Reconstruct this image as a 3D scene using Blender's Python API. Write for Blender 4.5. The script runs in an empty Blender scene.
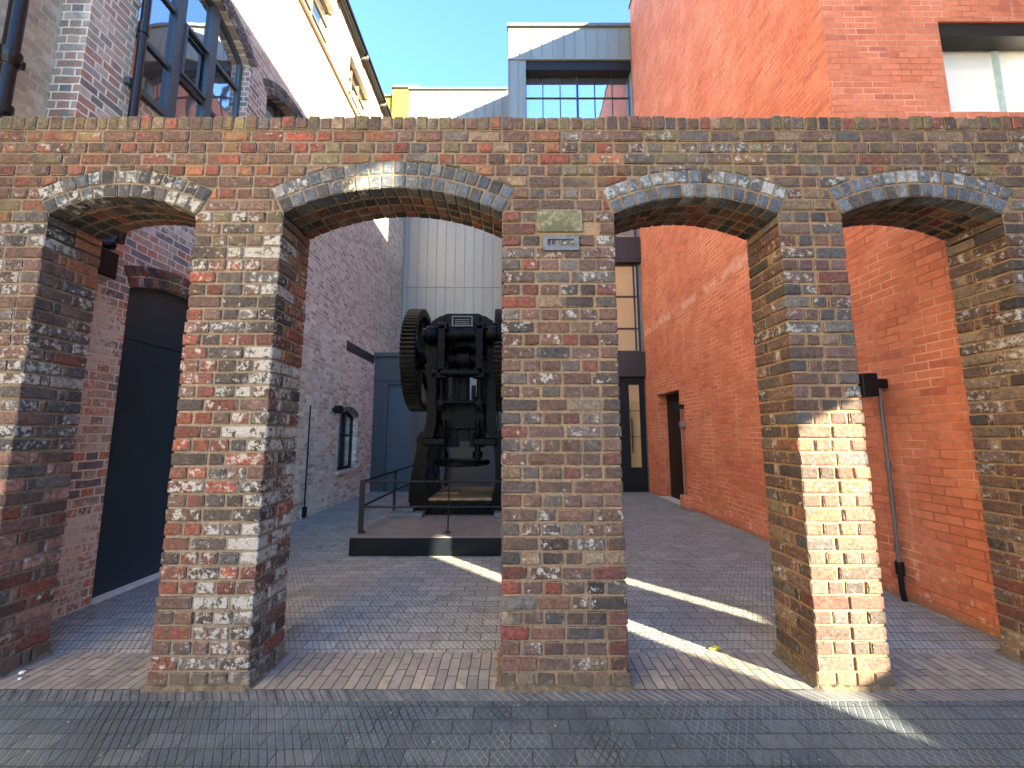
import bpy, math, random
from mathutils import Vector
R = random.Random(7)
C = bpy.context.scene.collection
D = 2.552          # front face of the arcade
TH = 0.38          # arcade thickness
XL, XR = -3.68, 3.57

# ------------------------------------------------------------------ nodes
class NT:
    def __init__(s, name):
        s.m = bpy.data.materials.new(name); s.m.use_nodes = True
        s.t = s.m.node_tree; s.t.nodes.clear()
        s.out = s.t.nodes.new('ShaderNodeOutputMaterial')
        s.bsdf = s.t.nodes.new('ShaderNodeBsdfPrincipled')
        s.t.links.new(s.bsdf.outputs[0], s.out.inputs[0])
    def n(s, typ, **kw):
        nd = s.t.nodes.new(typ)
        for k, v in kw.items(): setattr(nd, k, v)
        return nd
    def put(s, sock, v):
        if v is None: return
        if isinstance(v, bpy.types.NodeSocket): s.t.links.new(v, sock)
        elif isinstance(v, (tuple, list)) and len(v) == 3 and sock.type == 'RGBA': sock.default_value = (*v, 1)
        else: sock.default_value = v
    def math(s, op, a, b=None, c=None, clamp=False):
        nd = s.n('ShaderNodeMath', operation=op, use_clamp=clamp)
        s.put(nd.inputs[0], a); s.put(nd.inputs[1], b)
        if c is not None: s.put(nd.inputs[2], c)
        return nd.outputs[0]
    def vmath(s, op, a, b=None):
        nd = s.n('ShaderNodeVectorMath', operation=op)
        s.put(nd.inputs[0], a); s.put(nd.inputs[1], b)
        return nd.outputs[0]
    def mix(s, f, a, b, mode='MIX'):
        nd = s.n('ShaderNodeMix', data_type='RGBA', blend_type=mode)
        s.put(nd.inputs[0], f); s.put(nd.inputs[6], a); s.put(nd.inputs[7], b)
        return nd.outputs[2]
    def step(s, v, lo, hi):
        nd = s.n('ShaderNodeMapRange', interpolation_type='SMOOTHSTEP')
        s.put(nd.inputs[0], v); s.put(nd.inputs[1], lo); s.put(nd.inputs[2], hi)
        return nd.outputs[0]
    def noise(s, vec, scale, detail=3, rough=.55, col=False):
        nd = s.n('ShaderNodeTexNoise'); s.put(nd.inputs['Vector'], vec)
        nd.inputs['Scale'].default_value = scale; nd.inputs['Detail'].default_value = detail
        nd.inputs['Roughness'].default_value = rough
        return nd.outputs[1 if col else 0]
    def ramp(s, f, stops, const=False):
        nd = s.n('ShaderNodeValToRGB'); r = nd.color_ramp
        if const: r.interpolation = 'CONSTANT'
        while len(r.elements) < len(stops): r.elements.new(.5)
        for e, (p, c) in zip(r.elements, stops): e.position = p; e.color = (*c, 1)
        s.put(nd.inputs[0], f); return nd.outputs[0]
    def pos(s): return s.n('ShaderNodeNewGeometry').outputs['Position']
    def sep(s, v):
        nd = s.n('ShaderNodeSeparateXYZ'); s.put(nd.inputs[0], v); return nd.outputs
    def comb(s, x, y, z=0.):
        nd = s.n('ShaderNodeCombineXYZ'); s.put(nd.inputs[0], x); s.put(nd.inputs[1], y); s.put(nd.inputs[2], z); return nd.outputs[0]
    def bump(s, h, dist, strength=1.):
        nd = s.n('ShaderNodeBump'); s.put(nd.inputs['Height'], h)
        nd.inputs['Distance'].default_value = dist; nd.inputs['Strength'].default_value = strength
        s.put(s.bsdf.inputs['Normal'], nd.outputs[0])
    def fin(s, col=None, rough=None, metal=None, spec=None):
        s.put(s.bsdf.inputs['Base Color'], col); s.put(s.bsdf.inputs['Roughness'], rough)
        s.put(s.bsdf.inputs['Metallic'], metal); s.put(s.bsdf.inputs['Specular IOR Level'], spec)
        return s.m
    def attr(s, name, out='Fac'):
        return s.n('ShaderNodeAttribute', attribute_name=name).outputs[out]
    def wall_uv(s):
        """(u, v) in metres on vertical walls: u runs along the wall whichever way it faces"""
        g = s.n('ShaderNodeNewGeometry'); p = s.sep(g.outputs['Position']); nn = s.sep(g.outputs['True Normal'])
        f = s.math('GREATER_THAN', s.math('ABSOLUTE', nn[1]), .6)
        u = s.math('ADD', s.math('MULTIPLY', p[0], f), s.math('MULTIPLY', p[1], s.math('SUBTRACT', 1., f)))
        return u, p[2], g.outputs['Position'], p

def brick_tex(s, vec, bw, bh, mortar, smooth=.1, offset=.5, sq=1., sf=2):
    b = s.n('ShaderNodeTexBrick'); b.offset = offset; b.squash = sq; b.squash_frequency = sf
    s.put(b.inputs['Vector'], vec)
    b.inputs['Color1'].default_value = (0, 0, 0, 1); b.inputs['Color2'].default_value = (1, 1, 1, 1)
    b.inputs['Mortar'].default_value = (.5, .5, .5, 1)
    for k, v in (('Scale', 1.), ('Mortar Size', mortar), ('Mortar Smooth', smooth), ('Bias', 0.), ('Brick Width', bw), ('Row Height', bh)):
        b.inputs[k].default_value = v
    return b.outputs['Color'], b.outputs['Fac']

def mat_old_brick(name='old_brick', moss=.4, unify=.34, eat=1.7):
    s = NT(name); p = s.pos(); P = s.sep(p)
    bc = s.attr('bc', 'Color'); edge = s.attr('edge'); wear = s.attr('wear')
    n1 = s.noise(p, 9, 4); n2 = s.noise(p, 45, 4, .65); n3 = s.noise(p, 170, 3, .6)
    bc = s.mix(s.math('MULTIPLY', s.step(s.noise(p, 1.6, 3), .3, .7), unify * 1.6), bc, s.mix(s.step(s.noise(p, 2.9, 3), .4, .6), (.085, .055, .043), (.10, .075, .062))) if unify else bc
    c = s.mix(1., bc, s.ramp(n2, [(.25, (.35, .35, .36)), (.5, (.95, .95, .95)), (.75, (1.6, 1.5, 1.42))]), 'MULTIPLY')
    c = s.mix(s.math('MULTIPLY', s.step(n1, .5, .66), .7), c, (.045, .037, .034))
    fl = s.noise(p, 28, 5, .7)
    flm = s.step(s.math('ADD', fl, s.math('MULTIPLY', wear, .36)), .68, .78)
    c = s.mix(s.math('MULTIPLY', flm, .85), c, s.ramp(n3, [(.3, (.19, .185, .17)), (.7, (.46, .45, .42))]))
    mort = s.mix(s.step(P[0], -1.2, 1.6), (.22, .165, .115), (.28, .175, .095))
    mort = s.mix(s.math('MULTIPLY', s.step(P[2], 3.0, 3.4), .6), mort, (.2, .165, .125))
    mort = s.mix(s.step(n1, .35, .7), mort, s.mix(.5, mort, (.14, .12, .1)))
    dn = s.math('ADD', s.noise(p, 60, 3, .6), s.math('MULTIPLY', s.math('SUBTRACT', n1, .5), .7))
    em = s.step(s.math('SUBTRACT', edge, s.math('MULTIPLY', s.math('SUBTRACT', dn, .42), eat)), .03, .38)
    c = s.mix(em, mort, c)
    # moss and green algae towards the top of the wall, thin and patchy
    mz = s.math('MULTIPLY', s.step(P[2], 2.5, 3.1), s.step(s.noise(p, 3.2, 4, .6), .53, .66))
    c = s.mix(s.math('MULTIPLY', mz, moss), c, (.17, .155, .05))
    # damp dark foot
    c = s.mix(s.math('MULTIPLY', s.step(s.math('ADD', P[2], s.math('MULTIPLY', n1, -.12)), .05, -.03), .6), c, (.1, .08, .05))
    h = s.math('ADD', s.math('MULTIPLY', em, .55), s.math('ADD', s.math('MULTIPLY', n3, .25), s.math('MULTIPLY', n2, .5)))
    s.bump(h, .014, 1.)
    return s.fin(c, s.ramp(n2, [(.3, (.95,)*3), (.7, (.68,)*3)]), 0., .35)

def mat_mortar():
    s = NT('lime_mortar'); p = s.pos(); P = s.sep(p)
    n = s.noise(p, 60, 4, .7); n1 = s.noise(p, 5, 3)
    c = s.mix(s.step(P[0], -1.2, 1.6), (.22, .165, .115), (.28, .175, .095))
    c = s.mix(s.step(n1, .35, .7), c, s.mix(.5, c, (.14, .12, .1)))
    c = s.mix(1., c, s.ramp(n, [(.3, (.7,)*3), (.7, (1.25,)*3)]), 'MULTIPLY')
    s.bump(n, .01); return s.fin(c, .95, 0., .2)

def mat_left_brick(name, stops, mortar, warm):
    s = NT(name); u, v, p, P = s.wall_uv()
    dn = s.noise(p, 6, 2, .5, True)
    vec = s.vmath('ADD', s.comb(u, v), s.vmath('MULTIPLY', s.vmath('SUBTRACT', dn, (.5, .5, .5)), (.02, .02, .02)))
    col, fac = brick_tex(s, vec, .23, .078, .0085, .25, .5, .5, 2)
    n1 = s.noise(p, .8, 3, .6); n2 = s.noise(p, 22, 4, .65); n3 = s.noise(p, 110, 3, .6)
    r = s.sep(col)[0]
    f = s.math('ADD', r, s.math('MULTIPLY', s.math('SUBTRACT', n1, .5), .7), clamp=True)
    c = s.ramp(f, stops, True)
    c = s.mix(1., c, s.ramp(n2, [(.25, (.6,)*3), (.5, (1.,)*3), (.75, (1.3,)*3)]), 'MULTIPLY')
    c = s.mix(s.math('MULTIPLY', s.step(P[2], 6.7, 7.5), .5), c, (.70, .61, .48))  # upper bricks paled above the sun line to bounce more light
    pale = s.math('MULTIPLY', s.step(P[1], 4.8, 6.5), .72)
    c = s.mix(pale, c, s.mix(r, (.40, .31, .22), (.84, .78, .64)))
    # old whitewash that survives in patches on the bricks
    w = s.step(s.math('ADD', s.noise(p, 30, 5, .7), s.math('MULTIPLY', s.math('SUBTRACT', s.noise(p, 1.1, 3), .5), 1.1)), .56, .66)
    c = s.mix(s.math('MULTIPLY', s.math('MULTIPLY', w, s.math('SUBTRACT', 1., s.math('MULTIPLY', s.step(P[2], 3.4, 4.), .6))), warm), c, (.62, .58, .50))
    c = s.mix(s.math('MULTIPLY', s.math('MULTIPLY', s.step(P[2], 3.6, 4.4), s.step(P[2], 7.2, 6.6)), .5), c, s.mix(r, (.13, .12, .115), (.34, .29, .25)))
    soot = s.step(s.noise(p, 2.3, 4, .6), .56, .72)
    c = s.mix(s.math('MULTIPLY', s.math('MULTIPLY', soot, .45), s.step(P[1], 6.5, 4.5)), c, (.09, .08, .08))
    c = s.mix(fac, c, s.mix(s.step(n2, .4, .7), mortar, tuple(x * .7 for x in mortar)))
    s.bump(s.math('ADD', s.math('MULTIPLY', fac, -1.), s.math('ADD', s.math('MULTIPLY', n3, .35), s.math('MULTIPLY', n2, .4))), .008, .8)
    return s.fin(c, .85, 0., .3)

def mat_red_brick():
    s = NT('red_brick'); u, v, p, P = s.wall_uv()
    dn = s.noise(p, 7, 2, .5, True)
    vec = s.vmath('ADD', s.comb(u, v), s.vmath('MULTIPLY', s.vmath('SUBTRACT', dn, (.5, .5, .5)), (.003, .003, .003)))
    col, fac = brick_tex(s, vec, .225, .075, .0065, .3)
    r = s.sep(col)[0]; n2 = s.noise(p, 18, 4, .65); n3 = s.noise(p, 120, 3)
    c = s.ramp(r, [(0, (.49, .15, .08)), (.25, (.54, .17, .09)), (.6, (.57, .19, .105)), (.9, (.50, .155, .085)), (.96, (.42, .125, .075))], True)
    c = s.mix(1., c, s.ramp(n2, [(.2, (.72,)*3), (.5, (1.,)*3), (.8, (1.2,)*3)]), 'MULTIPLY')
    c = s.mix(fac, c, s.mix(s.step(s.noise(p, 1.7, 3), .4, .65), (.33, .12, .07), (.70, .38, .26)))
    big = s.noise(p, .55, 4, .6)
    c = s.mix(s.math('MULTIPLY', s.step(big, .35, .75), .35), c, s.mix(1., c, (.82, .62, .6), 'MULTIPLY'))
    # pale lime bloom: a band at a lift joint, vertical runs and a few flakes near the foot
    wob = s.math('MULTIPLY', s.math('SUBTRACT', s.noise(p, 2.5, 3), .5), .25)
    zz = s.math('ABSOLUTE', s.math('ADD', s.math('SUBTRACT', v, 4.14), wob))
    band = s.math('MULTIPLY', s.step(zz, .16, .02), s.step(s.noise(p, 5, 4), .38, .6))
    runs = s.step(s.noise(s.comb(s.math('MULTIPLY', u, 5.), s.math('MULTIPLY', v, .35)), 1., 4, .6), .60, .74)
    foot = s.math('MULTIPLY', s.step(v, .55, .1), s.step(s.noise(p, 9, 5, .7), .56, .64))
    bl = s.math('ADD', s.math('MULTIPLY', band, .4), s.math('ADD', s.math('MULTIPLY', runs, .22), s.math('MULTIPLY', foot, .55)), clamp=True)
    c = s.mix(bl, c, (.72, .5, .4))
    c = s.mix(s.math('MULTIPLY', s.step(v, .1, .02), .6), c, (.2, .12, .06))
    s.bump(s.math('ADD', s.math('MULTIPLY', fac, -1.), s.math('ADD', s.math('MULTIPLY', n3, .3), s.math('MULTIPLY', n2, .5))), .006, .9)
    return s.fin(c, .8, 0., .35)

def grooves(s, x, y, pitch, k, width):
    """two sets of fine diagonal lines cut in chequered pavers -> 0..1 mask (1 in the groove)"""
    out = []
    for sg in (1, -1):
        q = s.math('FRACT', s.math('DIVIDE', s.math('ADD', x, s.math('MULTIPLY', y, sg * k)), pitch))
        d = s.math('ABSOLUTE', s.math('SUBTRACT', q, .5))
        out.append(s.step(d, width, width * .25))
    return out

def mat_paving(name, kind):
    s = NT(name); p = s.pos()
    wob = s.vmath('MULTIPLY', s.vmath('SUBTRACT', s.noise(p, 5, 2, .5, True), (.5, .5, .5)), (.012, .012, 0))
    q = s.vmath('ADD', p, wob); P = s.sep(q)
    n1 = s.noise(p, .9, 4, .6); n2 = s.noise(p, 14, 5, .65); n3 = s.noise(p, 140, 3, .6)
    if kind == 'soldier':
        col, fac = brick_tex(s, s.comb(s.math('SUBTRACT', P[1], D - .006), P[0]), .2, .066, .0035, .3, .35)
        base = s.ramp(s.sep(col)[0], [(0, (.19, .175, .155)), (.3, (.235, .215, .185)), (.6, (.215, .195, .175)), (.85, (.27, .24, .20))], True)
    else:
        bw, bh = (.225, .115) if kind != 'front' else (.2, .10)
        col, fac = brick_tex(s, s.comb(P[0], P[1]), bw, bh, .0035, .3)
        if kind == 'front': base = s.ramp(s.sep(col)[0], [(0, (.055, .075, .095)), (.4, (.068, .092, .115)), (.8, (.078, .10, .12)), (.93, (.085, .105, .12))], True)
        else: base = s.ramp(s.sep(col)[0], [(0, (.25, .26, .245)), (.4, (.29, .295, .275)), (.75, (.32, .325, .30)), (.92, (.26, .265, .25))], True)
    c = s.mix(1., base, s.ramp(n2, [(.25, (.72,)*3), (.5, (1,)*3), (.8, (1.3,)*3)]), 'MULTIPLY')
    c = s.mix(s.math('MULTIPLY', s.step(n1, .45, .7), .35), c, (.12, .125, .125))
    c = s.mix(s.math('MULTIPLY', s.step(s.noise(p, 2.6, 5, .7), .55, .68), .4), c, (.07, .065, .06))
    h = s.math('MULTIPLY', fac, -1.)
    if kind != 'soldier':
        ga, gb = grooves(s, P[0], P[1], .042, .62, .13)
        g = s.math('MAXIMUM', ga, s.math('MULTIPLY', gb, s.math('ADD', .35, s.math('MULTIPLY', s.step(P[0], -1.6, .6), .65))))
        dusty = s.step(s.math('ADD', n1, s.math('MULTIPLY', s.step(P[0], -2., 2.), .1)), .42, .62)
        dust = (.15, .175, .19) if kind == 'front' else (.21, .18, .16)
        gc = s.mix(dusty, (.02, .022, .025), dust)
        c = s.mix(s.math('MULTIPLY', g, .85 if kind == 'front' else .6), c, gc)
        h = s.math('SUBTRACT', h, s.math('MULTIPLY', g, .8))
    c = s.mix(s.math('MULTIPLY', fac, .85 if kind == 'front' else .9), c, (.025, .025, .025))
    sp = s.step(s.noise(p, 38, 2, .4), .735, .76)
    c = s.mix(s.math('MULTIPLY', sp, .5), c, (.5, .47, .42))
    # dirt gathered along the feet of the left wall
    dl = s.math('MULTIPLY', s.step(s.sep(p)[0], -3.05, -3.6), s.step(s.noise(p, 12, 5, .7), .5, .62))
    c = s.mix(s.math('MULTIPLY', dl, .45), c, (.45, .42, .37))
    s.bump(s.math('ADD', h, s.math('MULTIPLY', n3, .35)), .006, .9)
    rg = s.ramp(n2, [(.3, (.6,)*3), (.7, (.8,)*3)]) if kind == 'front' else s.ramp(n2, [(.3, (.6,)*3), (.7, (.8,)*3)])
    return s.fin(c, rg, 0., .3)

def mat_simple(name, col, rough=.5, metal=0., var=.15, nscale=12, bump=0., bscale=60, spec=.5):
    s = NT(name); p = s.pos(); n = s.noise(p, nscale, 4, .6)
    c = s.mix(1., col, s.ramp(n, [(.25, (1 - var,)*3), (.75, (1 + var,)*3)]), 'MULTIPLY')
    if bump: s.bump(s.noise(p, bscale, 4, .6), bump)
    r = s.math('ADD', rough - .06, s.math('MULTIPLY', n, .12))
    return s.fin(c, r, metal, spec)

def mat_stone():
    s = NT('mossy_stone'); p = s.pos(); n = s.noise(p, 22, 5, .7); m = s.noise(p, 60, 4, .6)
    c = s.ramp(n, [(.3, (.05, .05, .035)), (.45, (.11, .11, .06)), (.55, (.16, .155, .10)), (.7, (.26, .26, .2))])
    c = s.mix(s.step(s.noise(p, 9, 3), .5, .62), c, (.085, .085, .05))
    s.bump(m, .008); return s.fin(c, .9, 0., .3)

def mat_iron():
    s = NT('black_cast_iron'); p = s.pos(); n = s.noise(p, 7, 5, .65); m = s.noise(p, 55, 4, .6)
    c = s.ramp(n, [(.3, (.0010, .0012, .0017)), (.6, (.0018, .0023, .0032)), (.8, (.005, .0065, .0085))])
    c = s.mix(s.math('MULTIPLY', s.step(m, .62, .75), .25), c, (.05, .042, .034))
    s.bump(m, .004); return s.fin(c, s.ramp(n, [(.3, (.2,)*3), (.7, (.36,)*3)]), 0., .07)

def mat_tooth():
    return mat_simple('worn_gear_iron', (.010, .009, .0075), .45, .0, .4, 20, .002, spec=.15)

def mat_bed():
    s = NT('worn_timber_bed'); p = s.pos(); P = s.sep(p)
    n = s.noise(s.comb(s.math('MULTIPLY', P[0], 3.), s.math('MULTIPLY', P[1], 14.), P[2]), 2., 5, .7)
    c = s.ramp(n, [(.3, (.07, .045, .025)), (.5, (.24, .16, .08)), (.7, (.38, .27, .15))])
    s.bump(n, .006); return s.fin(c, .8)

def mat_glass(name, tint, refl, rough=.02):
    s = NT(name); p = s.pos()
    g = s.n('ShaderNodeBsdfGlossy'); g.inputs['Roughness'].default_value = rough; g.inputs['Color'].default_value = (.95, .97, 1, 1)
    nb = s.n('ShaderNodeBump'); nb.inputs['Distance'].default_value = .02; nb.inputs['Strength'].default_value = .25
    s.put(nb.inputs['Height'], s.noise(p, 1.6, 1, .4)); s.put(g.inputs['Normal'], nb.outputs[0])
    m = s.n('ShaderNodeMixShader'); lw = s.n('ShaderNodeLayerWeight'); lw.inputs[0].default_value = .45
    s.put(m.inputs[0], s.math('ADD', refl, s.math('MULTIPLY', lw.outputs[0], 1 - refl), clamp=True))
    s.bsdf.inputs['Base Color'].default_value = (*tint, 1); s.bsdf.inputs['Roughness'].default_value = .3
    s.t.links.new(s.bsdf.outputs[0], m.inputs[1]); s.t.links.new(g.outputs[0], m.inputs[2]); s.t.links.new(m.outputs[0], s.out.inputs[0])
    return s.m

def mat_clad(name, a, b, rough, metal):
    s = NT(name); u, v, p, P = s.wall_uv()
    f = s.math('FLOOR', s.math('DIVIDE', u, .33))
    w = s.n('ShaderNodeTexWhiteNoise', noise_dimensions='1D'); s.put(w.inputs['W'], f)
    c = s.mix(w.outputs[0], a, b)
    n = s.noise(s.comb(s.math('MULTIPLY', u, 2.), s.math('MULTIPLY', v, .4)), 1.5, 3)
    c = s.mix(1., c, s.ramp(n, [(.3, (.95,)*3), (.7, (1.04,)*3)]), 'MULTIPLY')
    s.bump(s.noise(p, 1.5, 2), .004, .2); return s.fin(c, rough, metal)

M = dict(
    old=mat_old_brick(), blue=mat_old_brick('blue_engineering_brick', .08, 0, .9), mortar=mat_mortar(), red=mat_red_brick(),
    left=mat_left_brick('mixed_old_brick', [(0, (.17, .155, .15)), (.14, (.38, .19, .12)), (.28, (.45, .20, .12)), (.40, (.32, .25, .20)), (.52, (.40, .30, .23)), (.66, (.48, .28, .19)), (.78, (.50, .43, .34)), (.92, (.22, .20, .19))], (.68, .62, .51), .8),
    cream=mat_left_brick('cream_washed_brick', [(0, (.55, .46, .32)), (.3, (.62, .52, .37)), (.6, (.5, .4, .27)), (.85, (.66, .58, .45))], (.5, .42, .3), .6),
    pave_front=mat_paving('blue_chequered_pavers', 'front'), pave_yard=mat_paving('grey_chequered_pavers', 'yard'), pave_sold=mat_paving('long_clay_pavers', 'soldier'),
    asphalt=mat_simple('pale_street_concrete', (.20, .19, .165), .85, 0, .12, 3, .004),
    foot=mat_simple('dirty_mortar', (.10, .078, .05), .95, 0, .6, 25, .01, 90), stone=mat_stone(), iron=mat_iron(), tooth=mat_tooth(), bed=mat_bed(),
    vent=mat_simple('grey_iron', (.10, .11, .12), .6, .2, .4, 40, .003),
    pipe=mat_simple('black_gloss_paint', (.005, .006, .008), .25, 0, .2, 8, .001, spec=.3),
    dark=mat_simple('black_powder_coat', (.007, .007, .008), .5, spec=.25),
    navy=mat_simple('navy_steel_sheet', (.016, .032, .042), .38, 0, .25, 1.3, .002, 8),
    frame=mat_simple('grey_blue_window_paint', (.045, .062, .07), .4),
    pale=mat_simple('pale_window_paint', (.09, .075, .05), .5),
    sage=mat_simple('pale_green_grey_frame', (.30, .40, .38), .45),
    bronze=mat_simple('dark_bronze_metal', (.034, .027, .026), .4, .2),
    clad=mat_clad('pale_metal_cladding', (.185, .175, .155), (.215, .204, .18), .5, .15),
    clad_t=mat_clad('grey_metal_cladding', (.16, .175, .155), (.19, .205, .18), .45, .3),
    clad_d=mat_clad('slate_metal_cladding', (.045, .05, .052), (.056, .061, .064), .5, .2),
    teal=mat_simple('blue_grey_door_paint', (.035, .066, .085), .45),
    glass_up=mat_glass('window_glass', (.01, .013, .015), .42), glass_sky=mat_glass('tinted_window_glass', (.05, .07, .09), .6),
    glass_in=mat_glass('lobby_glass', (.40, .31, .14), .22, .06), glass_w=mat_glass('bright_window_glass', (.85, .85, .82), .12),
    plinth=mat_simple('plinth_stone', (.16, .145, .125), .6, 0, .3, 5, .003), plinth_e=mat_simple('plinth_steel', (.005, .0065, .009), .35, .0, spec=.15),
    galv=mat_simple('galvanised_steel', (.26, .24, .23), .45, .6), conduit=mat_simple('brown_conduit', (.17, .125, .11), .5, .2),
    yellow=mat_simple('yellow_render', (.28, .19, .015), .85), sill=mat_simple('whitewashed_stone', (.5, .47, .42), .85, 0, .3, 14, .004),
    pale_blocker=mat_simple('pale_blocker', (.42, .43, .40), .85, 0, .12, 2, .004), string=mat_simple('terracotta_string', (.16, .09, .045), .8, 0, .2, 8, .004), lead_d=mat_simple('seam_metal', (.16, .15, .13), .5, .2), lead=mat_simple('grey_flashing', (.10, .105, .10), .5, .2), leaf=mat_simple('yellow_leaf', (.5, .42, .05), .6), bulb=mat_simple('lamp_glass', (.5, .5, .45), .2),
    chip=mat_simple('pale_pebble', (.6, .57, .5), .9),
)

# ------------------------------------------------------------------ mesh builder
class MB:
    def __init__(s): s.v = []; s.f = []; s.mi = []; s.col = []; s.edge = []; s.wear = []
    def add(s, vs, fs, mi=0):
        b = len(s.v); s.v += [tuple(v) for v in vs]; s.f += [tuple(b + i for i in f) for f in fs]; s.mi += [mi] * len(fs)
    def box(s, x0, x1, y0, y1, z0, z1, mi=0, ch=0.):
        if ch and min(x1-x0, y1-y0, z1-z0) > 2.2 * ch:
            return s.hexa([(x, y, z) for z in (z0, z1) for x, y in ((x0, y0), (x1, y0), (x1, y1), (x0, y1))], ch, mi)
        s.add([(x, y, z) for z in (z0, z1) for x, y in ((x0, y0), (x1, y0), (x1, y1), (x0, y1))],
              [(0, 3, 2, 1), (4, 5, 6, 7), (0, 1, 5, 4), (1, 2, 6, 5), (2, 3, 7, 6), (3, 0, 4, 7)], mi)
    def hexa(s, P, d, mi=0):
        """bevelled box: eight corners, chamfer d"""
        s.pillow([Vector(p) for p in P], 4, d, d * .55, mi=mi)
    def pillow(s, P, n, d, pull, mi=0, arris=(), rnd=None):
        """prism with n-gon bottom P[:n], top P[n:]: each face inset by d, corners pulled in -> rounded edges"""
        faces = [list(range(n))[::-1], list(range(n, 2 * n))] + [[i, (i + 1) % n, n + (i + 1) % n, n + i] for i in range(n)]
        cen = sum(P, Vector()) / len(P); base = len(s.v)
        for i, p in enumerate(P):
            q = p - (p - cen).normalized() * pull * 1.6
            if rnd: q = q + Vector((rnd.uniform(-1, 1), rnd.uniform(-1, 1), rnd.uniform(-1, 1))) * .0022
            s.v.append(tuple(q))
        ins = []
        for f in faces:
            idx = []
            for k, i in enumerate(f):
                a = P[f[k - 1]] - P[i]; b = P[f[(k + 1) % len(f)]] - P[i]
                la, lb = max(a.length, 1e-6), max(b.length, 1e-6)
                dd = min(d, la * .4, lb * .4)
                q = P[i] + (a / la + b / lb) * dd
                if rnd: q = q + Vector((rnd.uniform(-1, 1), rnd.uniform(-1, 1), rnd.uniform(-1, 1))) * .0016
                idx.append(len(s.v)); s.v.append(tuple(q))
            ins.append(idx); s.f.append(tuple(idx)); s.mi.append(mi)
            for k, i in enumerate(f):
                j = (k + 1) % len(f)
                s.f.append((base + f[k], base + f[j], idx[j], idx[k])); s.mi.append(mi)
        return base, len(P), len(s.v) - base
    def brick(s, P, n, col, wear, arris=()):
        base, nc, tot = s.pillow([Vector(p) for p in P], n, .0095, .0035, rnd=R)
        s.col += [col] * tot; s.wear += [wear] * tot
        s.edge += [(.72 if i in arris else 0.) for i in range(nc)] + [1.] * (tot - nc)
    def prism(s, poly, axis, a, b, mi=0):
        """poly: 2D points; axis 'x' -> (y,z), 'y' -> (x,z), 'z' -> (x,y)"""
        def mk(p, t):
            return (t, p[0], p[1]) if axis == 'x' else ((p[0], t, p[1]) if axis == 'y' else (p[0], p[1], t))
        n = len(poly)
        s.add([mk(p, a) for p in poly] + [mk(p, b) for p in poly],
              [tuple(range(n)), tuple(range(2 * n - 1, n - 1, -1))] + [(i, n + i, n + (i + 1) % n, (i + 1) % n) for i in range(n)], mi)
    def tube(s, path, r, n=12, mi=0, rr=None):
        path = [Vector(p) for p in path]; rings = []
        for i, p in enumerate(path):
            t = (path[min(i + 1, len(path) - 1)] - path[max(i - 1, 0)]).normalized()
            up = Vector((0, 0, 1)) if abs(t.z) < .95 else Vector((1, 0, 0))
            a = t.cross(up).normalized(); b = t.cross(a).normalized()
            q = rr[i] if rr else r
            rings.append([p + (a * math.cos(2 * math.pi * k / n) + b * math.sin(2 * math.pi * k / n)) * q for k in range(n)])
        vs = [v for g in rings for v in g]; fs = []
        for i in range(len(path) - 1):
            for k in range(n):
                fs.append((i * n + k, i * n + (k + 1) % n, (i + 1) * n + (k + 1) % n, (i + 1) * n + k))
        m = len(path) - 1
        fs += [tuple(range(n))[::-1], tuple(m * n + k for k in range(n))]
        s.add(vs, fs, mi)
    def build(s, name, mats, parent=None, smooth=None):
        me = bpy.data.meshes.new(name); me.from_pydata(s.v, [], s.f)
        for m in (mats if isinstance(mats, (list, tuple)) else [mats]): me.materials.append(m)
        me.polygons.foreach_set('material_index', s.mi)
        if s.col:
            a = me.attributes.new('bc', 'FLOAT_COLOR', 'POINT'); a.data.foreach_set('color', [c for q in s.col for c in (*q, 1.)])
            a = me.attributes.new('edge', 'FLOAT', 'POINT'); a.data.foreach_set('value', s.edge)
            a = me.attributes.new('wear', 'FLOAT', 'POINT'); a.data.foreach_set('value', s.wear)
        import bmesh
        bm = bmesh.new(); bm.from_mesh(me); bmesh.ops.recalc_face_normals(bm, faces=bm.faces); bm.to_mesh(me); bm.free()
        if smooth:
            me.shade_smooth()
            me.set_sharp_from_angle(angle=math.radians(smooth))
        o = bpy.data.objects.new(name, me); C.objects.link(o)
        if parent:
            o.parent = parent
            o.matrix_parent_inverse = parent.matrix_world.inverted() if False else o.matrix_parent_inverse
            pl = world_loc(parent)
            o.location = (-pl[0], -pl[1], -pl[2])
        return o

LOC = {}
def world_loc(o):
    p = Vector((0, 0, 0))
    while o: p += Vector(o.location); o = o.parent
    return p
def tag(o, label, cat, group=None):
    o['label'] = label; o['category'] = cat
    if group: o['group'] = group
    return o
def thing(name, loc, label, cat, group=None):
    o = bpy.data.objects.new(name, None); o.location = loc; o.empty_display_size = .2; C.objects.link(o)
    return tag(o, label, cat, group)
def structure(o): o['kind'] = 'structure'; return o

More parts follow.
